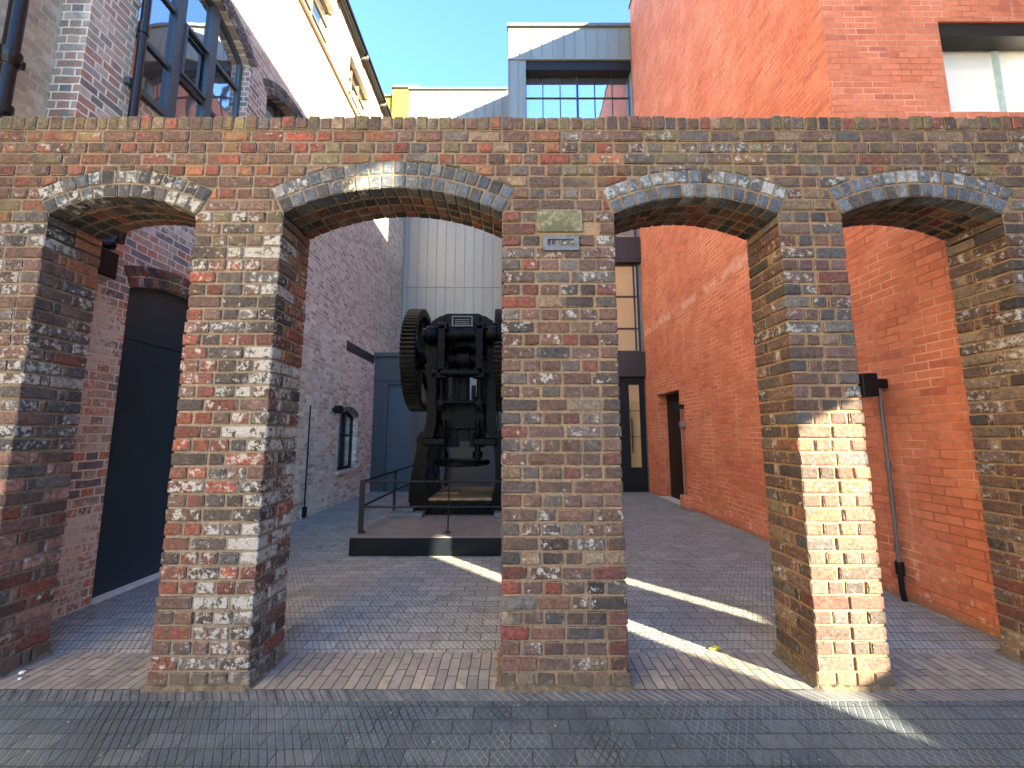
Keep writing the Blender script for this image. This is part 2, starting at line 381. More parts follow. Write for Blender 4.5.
# ------------------------------------------------------------------ ground
def sheet(name, x0, x1, y0, y1, z, m):
    b = MB(); b.add([(x0, y0, z), (x1, y0, z), (x1, y1, z), (x0, y1, z)], [(0, 1, 2, 3)]); return structure(b.build(name, m))
sheet('ground', -150, 150, -150, 150, -.012, M['asphalt'])
sheet('street_paving', -9, 9, -1.5, 2.442, -.004, M['pave_front'])
sheet('courtyard_paving', XL - .3, XR + .3, 2.944, 14, -.004, M['pave_yard'])
sheet('threshold_paving', XL - .3, XR + .8, 2.546, 2.944, -.004, M['pave_sold'])
def edge_course():
    """the narrow course of cut diagonal pavers along the foot of the arcade"""
    s = NT('cut_edge_pavers'); p = s.pos(); P = s.sep(p)
    x = s.math('ADD', P[0], s.math('MULTIPLY', P[1], .8))
    q = s.math('FRACT', s.math('DIVIDE', x, .052)); d = s.math('ABSOLUTE', s.math('SUBTRACT', q, .5))
    g = s.step(d, .12, .03)
    w = s.n('ShaderNodeTexWhiteNoise', noise_dimensions='1D'); s.put(w.inputs['W'], s.math('FLOOR', s.math('DIVIDE', x, .052)))
    n2 = s.noise(p, 18, 4, .6)
    c = s.mix(w.outputs[0], (.07, .082, .10), (.13, .14, .15))
    c = s.mix(1., c, s.ramp(n2, [(.3, (.75,)*3), (.7, (1.25,)*3)]), 'MULTIPLY')
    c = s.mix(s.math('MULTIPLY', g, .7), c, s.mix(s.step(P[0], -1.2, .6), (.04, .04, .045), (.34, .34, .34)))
    e = s.step(s.math('ABSOLUTE', s.math('SUBTRACT', P[1], 2.494)), .046, .051)
    c = s.mix(e, c, (.03, .03, .03))
    s.bump(s.math('SUBTRACT', 0., s.math('ADD', g, e)), .004); return s.fin(c, .5, 0., .45)
sheet('paving_edge_course', -9, 9, 2.442, 2.546, -.004, edge_course())

# ------------------------------------------------------------------ the brick arcade
PAL = dict(red=(.34, .085, .05), dred=(.22, .06, .045), orange=(.42, .16, .08), brown=(.19, .10, .07), purple=(.18, .105, .09),
           blue=(.085, .09, .10), grey=(.17, .155, .145), tan=(.33, .23, .15), buff=(.36, .28, .2), char=(.05, .045, .045),
           salmon=(.46, .22, .17), olive=(.2, .165, .09), white=(.5, .47, .42))
def choose(w):
    t = R.uniform(0, sum(w.values()))
    for k, v in w.items():
        t -= v
        if t <= 0: break
    c = PAL[k]; f = R.uniform(.33, .72)
    return tuple(x * f for x in c)
def brick_col(x, z, side=False):
    if z > 2.95:          # top band: red to the left, browner and greyer to the right
        if x < -1: w = dict(red=3, orange=2, brown=5, purple=2, olive=1, dred=2.5, tan=.5); wr = .12
        elif x < .8: w = dict(red=2.5, orange=1.5, brown=3.5, purple=3, olive=1.2, grey=1.5, tan=.8); wr = .12
        else: w = dict(brown=3, purple=3, grey=3.5, tan=2.5, olive=1, red=.8, blue=1); wr = .2
        if z > 3.58: w = dict(brown=4, red=1.5, olive=2.2, tan=2, purple=2, grey=1, char=.4)
    elif x < -2.9:
        w = dict(red=2, salmon=4, purple=1, brown=1, grey=1) if z < 1.3 else dict(purple=3, grey=2, brown=2, blue=2, red=1, white=.8)
        wr = .18 if z < 1.3 else .42
        if z > 2.55 and side: w = dict(red=2, orange=4); wr = .05
    elif x < -1.3:
        t = (x + 2.14) / .57
        if side: w = dict(char=2, grey=2, brown=2, white=3, red=1); wr = .5
        elif t < .45: w = dict(red=4, dred=2.5, purple=2, char=1, brown=1.5); wr = .3
        else: w = dict(char=3, blue=2, dred=2, purple=2, grey=1, red=1); wr = .5
        if z > 2.6: w = dict(olive=2, brown=3, char=2, tan=1); wr = .5
        if side and z > 1.9: w = dict(red=3, orange=4, brown=1); wr = .25
    elif x < 1.2: w = dict(purple=5, brown=5, grey=2.6, blue=1.2, red=.5, tan=.7, buff=.15, dred=1.6, char=1.6); wr = .2
    elif x < 2.6:
        w = dict(blue=3, purple=3.5, grey=1.6, brown=3, dred=1.2, tan=.4) if z > 1.7 else dict(dred=3, orange=.6, blue=1.2, purple=3, brown=4, char=2)
        wr = .2 if z > 1.7 else .08
        if side: w = dict(brown=4, tan=2, char=2, grey=1, purple=1); wr = .3
    else: w = dict(brown=4, tan=2, purple=2, char=2, dred=1); wr = .28
    return choose(w), max(0., min(1., wr + R.uniform(-.3, .3)))

CH = .08536; J = .0125; PRO = .0
PIERS = [(-4.6, -3.15), (-2.14, -1.55), (-.06, .70), (1.815, 2.25), (3.345, 4.6)]
def arch(x0, x1, spring, rise):
    a = (x1 - x0) / 2; r = (a * a + rise * rise) / (2 * rise)
    return dict(x0=x0, x1=x1, cx=(x0 + x1) / 2, cz=spring + rise - r, r=r, th=math.asin(a / r), spring=spring, rise=rise)
ARCH = [arch(-3.15, -2.14, 2.962, .125), arch(-1.55, -.06, 2.972, .18), arch(.70, 1.815, 2.962, .125), arch(2.25, 3.345, 2.962, .125)]
RT = .2
arc = thing('brick_arcade', (0, D, 0), 'weathered old brick arcade wall with four blue-brick arches across the whole front', 'arcade')

def clip(poly, px, pz, nx, nz):
    out = []
    for i in range(len(poly)):
        a, b = poly[i], poly[(i + 1) % len(poly)]
        da = (a[0] - px) * nx + (a[1] - pz) * nz; db = (b[0] - px) * nx + (b[1] - pz) * nz
        if da >= 0: out.append(a)
        if (da >= 0) != (db >= 0):
            t = da / (da - db); out.append((a[0] + (b[0] - a[0]) * t, a[1] + (b[1] - a[1]) * t))
    return out
def area(p): return abs(sum(p[i][0] * p[(i + 1) % len(p)][1] - p[(i + 1) % len(p)][0] * p[i][1] for i in range(len(p)))) / 2 if len(p) > 2 else 0

def row_cuts(x0, x1, row, header=None):
    """joint positions for one course"""
    w = x1 - x0; hd = (row % 2 == 0) if header is None else header
    out = [x0]; x = x0
    if hd: 
        n = max(2, round(w / .118)); 
        for i in range(1, n): out.append(x0 + w * i / n + R.uniform(-.008, .008))
    else:
        x = x0 + R.choice([.225, .17, .225])
        while x < x1 - .1:
            out.append(x + R.uniform(-.008, .008)); x += R.choice([.228, .228, .228, .118, .19])
    out.append(x1); return out

def pier(idx, x0, x1):
    b = MB(); g = J / 2
    nrow = 33; front, back = D, D + TH
    for r in range(nrow):
        z0, z1 = r * CH + g * R.uniform(.8, 1.2), (r + 1) * CH - g * R.uniform(.8, 1.2)
        bt = .0
        if r < 1: bt = .010
        wob = R.uniform(-.003, .003)
        xa, xb = x0 - bt + wob, x1 + bt + wob
        dfront = .215 if r % 2 == 0 else .105
        cuts = row_cuts(xa, xb, r)
        vis = idx
        for i in range(len(cuts) - 1):
            a = cuts[i] + (0 if i == 0 else g); c = cuts[i + 1] - (0 if i == len(cuts) - 2 else g)
            if c < -4.25 or a > 4.25: continue
            pr = R.uniform(-.004, .004); first, last = i == 0, i == len(cuts) - 2
            yb = front + (dfront if (first or last) else .1)
            col, wr = brick_col((a + c) / 2, z0)
            if idx == 1 and last and z0 < 2.3: wr = min(1, wr + .12)
            P = [(x, y, z) for z in (z0, z1) for x, y in ((a, front + pr), (c, front + pr), (c, yb), (a, yb))]
            ar = ((0, 4) if first else ()) + ((1, 5) if last else ())
            b.brick(P, 4, col, wr, ar)
            # back face bricks
            yb2 = back - (.1 if not (first or last) else (.105 if r % 2 == 0 else .215)) 
            if not (first or last) or True:
                P = [(x, y, z) for z in (z0, z1) for x, y in ((a, yb2), (c, yb2), (c, back), (a, back))]
                col, wr = brick_col((a + c) / 2, z0, True); b.brick(P, 4, col, wr, ar)
        # jamb infill between the front and back corner bricks
        ya, yc = front + dfront + g * 1.5, back - (.105 if r % 2 == 0 else .215) - g * 1.5
        if yc - ya > .03:
            for xs in ((xa, xa + .1), (xb - .1, xb)):
                if xs[0] < -4.2 or xs[1] > 4.2: continue
                col, wr = brick_col(xs[0], z0, True); pr = R.uniform(-.003, .003)
                b.brick([(x, y, z) for z in (z0, z1) for x, y in ((xs[0] + pr, ya), (xs[1] + pr, ya), (xs[1] + pr, yc), (xs[0] + pr, yc))], 4, col, wr)
    nb = len(b.v)
    q = .011
    b.box(x0 + q, x1 - q, front + q, back - q, -.02, nrow * CH - .002, 1)
    k = len(b.v) - nb; b.col += [(.3, .25, .2)] * k; b.edge += [0.] * k; b.wear += [0.] * k
    b.build('pier', [M['old'], M['mortar']], arc)
for i, (a, c) in enumerate(PIERS): pier(i, a, c)

def upper():
    b = MB(); g = J / 2
    for r in range(33, 42):
        z0, z1 = r * CH + g, (r + 1) * CH - g
        ivs = PIERS if r < 35 else [(-4.6, 4.6)]
        for (xa, xb) in ivs:
            cuts = row_cuts(xa, xb, r)
            for i in range(len(cuts) - 1):
                a = cuts[i] + (0 if i == 0 else g); c = cuts[i + 1] - (0 if i == len(cuts) - 2 else g)
                if c < -4.25 or a > 4.25: continue
                if r in (33, 34) and .17 < (a + c) / 2 < .5: continue          # the stone tablet sits here
                poly = [(a, z0), (c, z0), (c, z1), (a, z1)]
                for A in ARCH:
                    if c < A['x0'] - .25 or a > A['x1'] + .25: continue
                    ro = A['r'] + RT + .004; best = []
                    mx, mz = (a + c) / 2, (z0 + z1) / 2
                    l = math.hypot(mx - A['cx'], mz - A['cz']); nx, nz = (mx - A['cx']) / l, (mz - A['cz']) / l
                    cand = [clip(poly, A['cx'] + nx * ro, A['cz'] + nz * ro, nx, nz)]
                    for sg in (-1, 1):
                        th = A['th'] + .006; tx, tz = math.sin(th) * sg, math.cos(th)
                        cand.append(clip(poly, A['cx'], A['cz'], sg * tz, -sg * tx))
                    poly = max(cand, key=area)
                    if area(poly) < .0009: break
                if area(poly) < .0009: continue
                q = []
                for p in poly:                      # merge near-coincident corners
                    if not q or math.hypot(p[0] - q[-1][0], p[1] - q[-1][1]) > .008: q.append(p)
                if math.hypot(q[0][0] - q[-1][0], q[0][1] - q[-1][1]) < .008: q.pop()
                if len(q) < 3: continue
                for ya, yb, sd in ((D, D + .185, False), (D + .195, D + TH, True)):
                    pr = R.uniform(-.005, .005); col, wr = brick_col((a + c) / 2, z0, sd and r < 35)
                    b.brick([(x, ya + pr, z) for x, z in q] + [(x, yb, z) for x, z in q], len(q), col, wr)
    nb = len(b.v)
    def zlow(x):
        for A in ARCH:
            if A['x0'] - .0 < x < A['x1'] + .0: return A['cz'] + math.sqrt(A['r'] ** 2 - (x - A['cx']) ** 2) + .03
        return 33 * CH
    xs = sorted(set([-4.6, 4.6] + [p for pr in PIERS for p in pr] + [A['x0'] + (A['x1'] - A['x0']) * k / 24 for A in ARCH for k in range(25)]))
    f, k = D + .011, D + TH - .011
    for x0, x1 in zip(xs, xs[1:]):
        if x1 - x0 < 1e-5: continue
        za, zb = zlow(x0 + 1e-4), zlow(x1 - 1e-4); t = 42 * CH
        b.add([(x0, f, za), (x1, f, zb), (x1, f, t), (x0, f, t), (x0, k, za), (x1, k, zb), (x1, k, t), (x0, k, t)],
              [(0, 1, 2, 3), (5, 4, 7, 6), (4, 5, 1, 0), (3, 2, 6, 7)], 1)
    q = len(b.v) - nb; b.col += [(.3, .25, .2)] * q; b.edge += [0.] * q; b.wear += [0.] * q
    b.build('wall_band', [M['old'], M['mortar']], arc)
upper()

def ring(A, n):
    b = MB(); th = A['th']
    for lv in range(2):
        r0 = A['r'] + lv * RT / 2 + (.002 if lv else 0); r1 = r0 + RT / 2 - .005
        m = max(8, round(2 * th * (r0 + r1) / 2 / .087)) + (n % 2 if lv else 0)
        for k in range(m):
            if n == 0 and lv == 0 and R.random() < .25: pass
            a0 = -th + 2 * th * k / m; a1 = -th + 2 * th * (k + 1) / m; gp = .003 / r0
            a0 += gp; a1 -= gp
            pts = [(A['cx'] + math.sin(t) * r, A['cz'] + math.cos(t) * r) for t, r in ((a0, r0), (a1, r0), (a1, r1), (a0, r1))]
            w = dict(blue=8, grey=1.5, char=.6) if n else dict(blue=6, grey=1.5, char=3)
            segs = ((D - .006, D + .10), (D + .108, D + .2), (D + .208, D + .29), (D + .298, D + TH + .004)) if lv == 0 else ((D - .006, D + .1), (D + TH - .1, D + TH + .004))
            for si, (ya, yb) in enumerate(segs):
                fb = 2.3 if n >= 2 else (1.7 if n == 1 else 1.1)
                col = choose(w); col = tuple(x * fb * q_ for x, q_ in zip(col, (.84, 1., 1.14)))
                wr = max(0, (.42 if lv else .02) + R.uniform(-.2, .25)) if n >= 2 else max(0, (.4 if n == 0 else .05) + R.uniform(-.3, .35))  # flaking on the right-hand arches' outer ring also stands for lit bands
                if n == 1 and k < m * .45 and R.random() < .3: wr = .45
                if si: col = choose(dict(char=4, brown=3, dred=2, purple=1)); wr = R.uniform(0, .25)
                pr = R.uniform(-.004, .003)
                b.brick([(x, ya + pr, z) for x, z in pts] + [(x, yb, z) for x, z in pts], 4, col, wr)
    nb = len(b.v); N = 24
    for k in range(N):
        a0 = -th + 2 * th * k / N; a1 = -th + 2 * th * (k + 1) / N
        P = [(A['cx'] + math.sin(t) * r, A['cz'] + math.cos(t) * r) for t, r in ((a0, A['r'] + .008), (a1, A['r'] + .008), (a1, A['r'] + RT - .006), (a0, A['r'] + RT - .006))]
        b.add([(x, D + .002, z) for x, z in P] + [(x, D + TH - .002, z) for x, z in P], [(0, 1, 2, 3), (7, 6, 5, 4), (0, 4, 5, 1), (2, 6, 7, 3), (1, 5, 6, 2), (3, 7, 4, 0)], 1)
    q = len(b.v) - nb; b.col += [(.3, .25, .2)] * q; b.edge += [0.] * q; b.wear += [0.] * q
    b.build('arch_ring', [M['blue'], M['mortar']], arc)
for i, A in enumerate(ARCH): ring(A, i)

def coping():
    b = MB(); x = -4.3; z0, z1 = 42 * CH + .006, 3.692
    while x < 4.3:
        w = R.uniform(.07, .095); dz = R.uniform(-.014, .006)
        for ya, yb in ((D - .004, D + .185), (D + .195, D + TH + .004)):
            col, wr = brick_col(x, 3.65); pr = R.uniform(-.006, .005)
            b.brick([(a, y, z) for z in (z0, z1 + dz) for a, y in ((x + .004, ya + pr), (x + w - .004, ya + pr), (x + w - .004, yb), (x + .004, yb))], 4, col, wr * .8)
        x += w
    nb = len(b.v); b.box(-4.6, 4.6, D + .006, D + TH - .006, 42 * CH, 3.68, 1)
    q = len(b.v) - nb; b.col += [(.3, .25, .2)] * q; b.edge += [0.] * q; b.wear += [0.] * q
    b.build('coping', [M['old'], M['mortar']], arc)
coping()
for (x0, x1) in PIERS:       # ragged mortar and dirt gathered round the pier feet
    b = MB(); x0 = max(x0, -4.1); x1 = min(x1, 4.1); loop = []
    n = int((x1 - x0) / .035)
    loop += [(x0 + (x1 - x0) * k / n, D, 0, -1) for k in range(n + 1)] + [(x1, D + TH * k / 10, 1, 0) for k in range(11)]
    loop += [(x1 - (x1 - x0) * k / n, D + TH, 0, 1) for k in range(n + 1)] + [(x0, D + TH - TH * k / 10, -1, 0) for k in range(11)]
    m = len(loop); V = []
    for x, y, nx, ny in loop:
        a = R.uniform(.008, .034); h = R.uniform(.008, .03)
        V += [(x - nx * .03, y - ny * .03, h), (x + nx * .010, y + ny * .010, h * .7), (x + nx * (.010 + a), y + ny * (.010 + a), -.004)]
    for i in range(m):
        j = (i + 1) % m; b.f += [(3 * i, 3 * i + 1, 3 * j + 1, 3 * j), (3 * i + 1, 3 * i + 2, 3 * j + 2, 3 * j + 1)]; b.mi += [0, 0]
    b.v = V; b.build('mortar_fillet', M['foot'], arc)
b = MB(); b.box(.175, .485, D - .004, D + .1, 2.835, 2.995, ch=.004); t = b.build('stone_tablet', M['stone'], arc); t['label'] = 'worn mossy stone tablet set in the central pier'
b = MB()
for q in ((.215, .245, 2.70, 2.80), (.425, .455, 2.70, 2.80), (.245, .425, 2.70, 2.722), (.245, .425, 2.778, 2.80)): b.box(q[0], q[1], D - .012, D + .05, q[2], q[3])
b.box(.245, .425, D + .002, D + .02, 2.722, 2.778)
for x in (.272, .335, .398): b.box(x - .004, x + .004, D - .006, D + .003, 2.722, 2.778)
t = b.build('air_brick', M['vent'], arc); t['label'] = 'small grey iron vent with a slot under the stone tablet'

# ------------------------------------------------------------------ walls with openings
def wall(b, mp, u0, u1, z0, z1, ops, depth, mi=0, rmi=None):
    """mp(u, z, d) -> xyz.  ops: (ua, ub, za, spring, rise)"""
    rmi = mi if rmi is None else rmi
    def top(o, u):
        a = (o[1] - o[0]) / 2
        if o[4] <= 0: return o[3]
        r = (a * a + o[4] ** 2) / (2 * o[4]); return o[3] + o[4] - r + math.sqrt(max(0, r * r - (u - (o[0] + o[1]) / 2) ** 2))
    cuts = {u0, u1}
    for o in ops:
        n = 14 if o[4] > 0 else 1
        for k in range(n + 1): cuts.add(round(o[0] + (o[1] - o[0]) * k / n, 5))
    cuts = sorted(c for c in cuts if u0 <= c <= u1)
    for a, c in zip(cuts, cuts[1:]):
        act = sorted([o for o in ops if o[0] <= (a + c) / 2 <= o[1]], key=lambda o: o[2])
        za = zc = z0
        for o in act:
            if o[2] > z0 + 1e-4: b.add([mp(a, za, 0), mp(c, zc, 0), mp(c, o[2], 0), mp(a, o[2], 0)], [(0, 1, 2, 3)], mi)
            ta, tc = top(o, a), top(o, c)
            b.add([mp(a, ta, 0), mp(c, tc, 0), mp(c, tc, depth), mp(a, ta, depth)], [(0, 1, 2, 3)], rmi)
            b.add([mp(a, o[2], 0), mp(c, o[2], 0), mp(c, o[2], depth), mp(a, o[2], depth)], [(0, 1, 2, 3)], rmi)
            za, zc = ta, tc
        b.add([mp(a, za, 0), mp(c, zc, 0), mp(c, z1, 0), mp(a, z1, 0)], [(0, 1, 2, 3)], mi)
    for o in ops:
        for u in o[:2]:
            b.add([mp(u, o[2], 0), mp(u, o[3], 0), mp(u, o[3], depth), mp(u, o[2], depth)], [(0, 1, 2, 3)], rmi)
def ub(b, mp, u0, u1, z0, z1, d0, d1, mi=0, ch=0.):
    P = [mp(u, z, d) for z in (z0, z1) for u, d in ((u0, d0), (u1, d0), (u1, d1), (u0, d1))]
    if ch: b.hexa(P, ch, mi)
    else: b.add(P, [(0, 3, 2, 1), (4, 5, 6, 7), (0, 1, 5, 4), (1, 2, 6, 5), (2, 3, 7, 6), (3, 0, 4, 7)], mi)
def window(parent, mp, o, cols, rows, fm, gm, d=.1, bar=.05, thick=(), sill=None, openers=True, name='window'):
    """cols / rows: positions of mullions / transoms"""
    f = MB(); ua, ub_, za, sp, rise = o; zt = sp + rise
    def topat(u):
        if rise <= 0: return sp
        a = (ub_ - ua) / 2; r = (a * a + rise ** 2) / (2 * rise); return sp + rise - r + math.sqrt(max(0, r * r - (u - (ua + ub_) / 2) ** 2))
    ub(f, mp, ua, ua + bar, za, topat(ua + bar), d, d + .06); ub(f, mp, ub_ - bar, ub_, za, topat(ub_ - bar), d, d + .06)
    ub(f, mp, ua + bar, ub_ - bar, za, za + bar, d, d + .06)
    n = 12 if rise > 0 else 1
    for k in range(n):
        a = ua + bar + (ub_ - ua - 2 * bar) * k / n; c = ua + bar + (ub_ - ua - 2 * bar) * (k + 1) / n
        ta, tc = topat(a), topat(c)
        P = [mp(a, ta - bar, d), mp(c, tc - bar, d), mp(c, tc - bar, d + .06), mp(a, ta - bar, d + .06), mp(a, ta, d), mp(c, tc, d), mp(c, tc, d + .06), mp(a, ta, d + .06)]
        f.add(P, [(0, 3, 2, 1), (4, 5, 6, 7), (0, 1, 5, 4), (1, 2, 6, 5), (2, 3, 7, 6), (3, 0, 4, 7)])
    for c in cols:
        w = bar * (.95 if c in thick else .45)
        ub(f, mp, c - w, c + w, za + bar, topat(c) - bar * .5, d - (.02 if c in thick else .004), d + .055)
    for r in rows:
        ub(f, mp, ua + bar, ub_ - bar, r - bar * .45, r + bar * .45, d + .002, d + .05)
    w = f.build(name, fm, parent)
    g = MB(); N = n
    for k in range(N):
        a = ua + (ub_ - ua) * k / N; c = ua + (ub_ - ua) * (k + 1) / N
        ta, tc = topat(a), topat(c)
        P = [mp(a, za, d + .03), mp(c, za, d + .03), mp(c, tc, d + .03), mp(a, ta, d + .03), mp(a, za, d + .04), mp(c, za, d + .04), mp(c, tc, d + .04), mp(a, ta, d + .04)]
        g.add(P, [(0, 1, 2, 3), (7, 6, 5, 4), (0, 4, 5, 1), (1, 5, 6, 2), (2, 6, 7, 3), (3, 7, 4, 0)])
    g.build('pane', gm, w)
    if sill:
        s = MB(); ub(s, mp, ua - .06, ub_ + .06, za - .07, za, -.05, d - .002, ch=.006); s.build('sill', sill, w)
    return w
def arch_band(parent, mp, o, rings, w, name='window_arch', low=0.):
    b = MB(); a = (o[1] - o[0]) / 2; r = (a * a + o[4] ** 2) / (2 * o[4]); th = math.asin(min(1, a / r)); cu = (o[0] + o[1]) / 2; cz = o[3] + o[4] - r
    for lv in range(rings):
        r0 = r + lv * .11; r1 = r0 + .1; m = round(2 * th * r0 / .082)
        for k in range(m):
            a0 = -th + 2 * th * k / m + .0035 / r0; a1 = -th + 2 * th * (k + 1) / m - .0035 / r0
            pts = [(cu + math.sin(t) * q, cz + math.cos(t) * q) for t, q in ((a0, r0), (a1, r0), (a1, r1), (a0, r1))]
            b.brick([mp(u, z, -.012) for u, z in pts] + [mp(u, z, .02) for u, z in pts], 4, choose(w), .35 + R.uniform(-.3, .3))
    b.build(name, M['old'], parent)

# ------------------------------------------------------------------ left building
LB = thing('old_brick_building', (XL, 8, 0), 'tall old mixed brick building on the left with arched windows and black drainpipes', 'building')
mpL = lambda u, z, d: (XL - d, u, z)
door_o = (3.715, 5.0, 0, 2.88, .14)
big_o = (3.47, 5.05, 4.86, 6.62, .32)
win2_o = (5.45, 6.9, 5.1, 6.55, .3)
up1_o = (5.85, 7.35, 9.02, 10.2, 0); up2_o = (8.15, 9.45, 9.05, 10.15, 0)
low_o = (8.62, 9.62, .70, 1.86, .14)
b = MB()
wall(b, mpL, 3.07, 13.6, -.02, 10.7, [door_o, big_o, win2_o, up1_o, up2_o, low_o], .3)
b.add([(XL, 3.07, -.02), (XL, 3.07, 10.7), (XL - .25, 3.07, 10.7), (XL - .25, 3.07, -.02)], [(0, 1, 2, 3)])
b.box(-12, XL - .3, 3.08, 13.6, -.02, 10.7)
b.add([(XL, 13.6, -.02), (XL, 13.6, 10.7), (XL - .3, 13.6, 10.7), (XL - .3, 13.6, -.02)], [(0, 1, 2, 3)])
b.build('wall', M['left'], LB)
b = MB(); b.box(-12, XL - .25, -6, 3.07, -.02, 12.0); w = b.build('cream_wall', M['cream'], LB); w['label'] = 'cream washed brick wall set back at the far left'
b = MB()
b.prism([(XL - .32, 10.7), (XL + .10, 10.7), (XL + .10, 10.76), (-7.8, 12.6), (-12, 10.75), (-12, 10.7)], 'y', 2.9, 13.7); b.build('roof', M['vent'], LB)
b = MB()
b.tube([(XL + .15, 3.0, 10.68), (XL + .15, 13.7, 10.68)], .06, 12)
g = b.build('gutter', M['pipe'], LB, 40)
for y in (4.5, 5.9, 7.3, 8.7, 10.1, 11.5):
    b = MB(); b.box(XL, XL + .2, y - .02, y + .02, 10.56, 10.60); b.box(XL + .17, XL + .2, y - .02, y + .02, 10.60, 10.66); b.build('gutter_bracket', M['lead'], g)
# door sheet
d = MB(); N = 14
r_ = ((1.285 / 2) ** 2 + .14 ** 2) / (2 * .14)
for k in range(N):
    a = 3.715 + 1.285 * k / N; c = 3.715 + 1.285 * (k + 1) / N
    tp = lambda u: 2.88 + .14 - r_ + math.sqrt(r_ * r_ - (u - 4.3575) ** 2)
    for z0, za, zc, dd in ((0, 2.40, 2.40, .07), (2.405, tp(a), tp(c), .062)):
        d.add([mpL(a, z0, dd), mpL(c, z0, dd), mpL(c, zc, dd), mpL(a, za, dd)], [(0, 1, 2, 3)])
        d.add([mpL(a, z0, dd), mpL(c, z0, dd), mpL(c, z0, dd + .04), mpL(a, z0, dd + .04)], [(0, 1, 2, 3)])
dd = d.build('door', M['navy'], LB); dd['label'] = 'tall plain navy steel door with an arched head'
s = MB(); ub(s, mpL, 3.70, 5.02, .0, .025, -.03, .06); s.build('threshold', M['chip'], dd)
arch_band(LB, mpL, door_o, 2, dict(red=2, blue=2, tan=1.4, brown=1), 'door_arch')
wn = window(LB, mpL, big_o, [4.02, 4.50], [5.52, 6.22], M['frame'], M['glass_up'], .1, .055, (4.02, 4.50), M['frame']); wn['label'] = 'large arched window with grey-blue frames above the arcade'
arch_band(LB, mpL, big_o, 2, dict(blue=3, grey=2, tan=.8))
# opening light of the big window stands proud of the frame
s = MB()
for q in ((4.07, 4.10, 5.55, 6.19), (4.42, 4.45, 5.55, 6.19), (4.10, 4.42, 5.55, 5.58), (4.10, 4.42, 6.16, 6.19)): ub(s, mpL, *q, .06, .1)
s.build('casement', M['frame'], wn)
window(LB, mpL, win2_o, [6.0, 6.45], [5.9], M['frame'], M['glass_up'], .16, .055, (), M['frame'])
arch_band(LB, mpL, win2_o, 2, dict(blue=3, grey=2, tan=.8))
for o in (up1_o, up2_o):
    window(LB, mpL, o, [o[0] + .42, o[0] + .84], [9.5, 9.85], M['pale'], M['glass_up'], .12, .05, (), M['sill'])
b = MB(); ub(b, mpL, 4.8, 13.6, 8.93, 9.0, -.05, -.002, ch=.01); b.build('string_course', M['string'], LB)
b = MB(); ub(b, mpL, 8.78, 10.6, 3.34, 3.57, -.004, .02); t = b.build('steel_lintel', M['bronze'], LB)
wn = window(LB, mpL, low_o, [9.12], [1.45], M['dark'], M['glass_up'], .1, .05, (), M['sill']); wn['label'] = 'small black arched window low on the left wall'
arch_band(LB, mpL, low_o, 1, dict(brown=3, tan=2, purple=2))
b = MB()     # remains of a bricked-up arch: dark blocks left in the wall
for k in range(17):
    z = 1.35 + k * .086
    ub(b, mpL, 6.45 + R.uniform(-.02, .02), 6.62 + R.uniform(0, .1), z, z + .074, -.01, .02, ch=.005)
b.build('old_jamb_bricks', mat_simple('dark_engineering_brick', (.12, .075, .07), .7, 0, .5, 9, .004), LB)
b = MB(); ub(b, mpL, 4.9, 5.0, 4.22, 4.26, -.12, 0); b.build('iron_bracket', M['dark'], LB)
# drainpipes
pb = MB(); x = XL - .25 + .13
pb.tube([(x, 2.70, 9), (x, 2.70, 3.60)], .048, 16)
for z0 in (4.34, 3.90):
    pb.tube([(x, 2.70, z0 + .03), (x, 2.70, z0 + .02), (x, 2.70, z0 - .02), (x, 2.70, z0 - .05), (x, 2.70, z0 - .06), (x, 2.70, z0 - .10)], .06, 16, rr=[.05, .066, .066, .058, .068, .052])
pb.box(x - .13, x, 2.60, 2.66, 4.30, 4.36); pb.box(x - .13, x, 2.74, 2.80, 4.30, 4.36)
p1 = pb.build('drainpipe', M['pipe'], LB, 40); p1['label'] = 'thick black drainpipe with collars at the far left'
pb = MB(); x = XL + .09
pb.tube([(x, 3.45, 10.6), (x, 3.45, 3.35), (x, 3.44, 3.25), (x, 3.40, 3.17), (x, 3.34, 3.14)], .036, 14)
for z in (9, 7.2, 5.4, 3.9): pb.tube([(x, 3.45, z + .06), (x, 3.45, z + .05), (x, 3.45, z - .05), (x, 3.45, z - .06)], .045, 14, rr=[.037, .046, .046, .037])
pb.tube([(x, 3.47, 3.36), (x, 3.46, 3.22)], .05, 14); pb.tube([(x, 3.40, 3.17), (x, 3.30, 3.12)], .055, 14)
p1 = pb.build('drainpipe', M['pipe'], LB, 40); p1['label'] = 'black drainpipe with an elbow ending behind the left arch'
b = MB(); b.tube([mpL(7.3, .05, -.02), mpL(7.3, 2.0, -.02)], .012, 8); b.box(XL, XL + .05, 7.26, 7.34, .02, .2); b.build('cable_conduit', M['dark'], LB)
# lamp box by the pipe elbow
t = thing('wall_light', (XL, 3.34, 2.9), 'black box light below the drainpipe elbow behind the left arch', 'wall light')
b = MB(); b.box(XL + .03, XL + .17, 3.26, 3.42, 2.84, 3.08, ch=.01); b.build('housing', M['dark'], t)
b = MB(); b.box(XL - .01, XL + .04, 3.31, 3.37, 2.92, 3.0); b.build('bracket', M['dark'], t)
b = MB(); b.box(XL + .05, XL + .15, 3.28, 3.40, 2.832, 2.842); b.build('lens', M['bulb'], t)
t = thing('wall_light', (XL, 8.27, 1.97), 'small black box light high on the pale wall left of the arched window', 'wall light')
b = MB(); b.box(XL + .05, XL + .19, 8.2, 8.34, 1.90, 2.06, ch=.01); b.build('housing', M['dark'], t)
b = MB(); b.box(XL - .01, XL + .05, 8.23, 8.31, 1.93, 2.02); b.build('bracket', M['dark'], t)

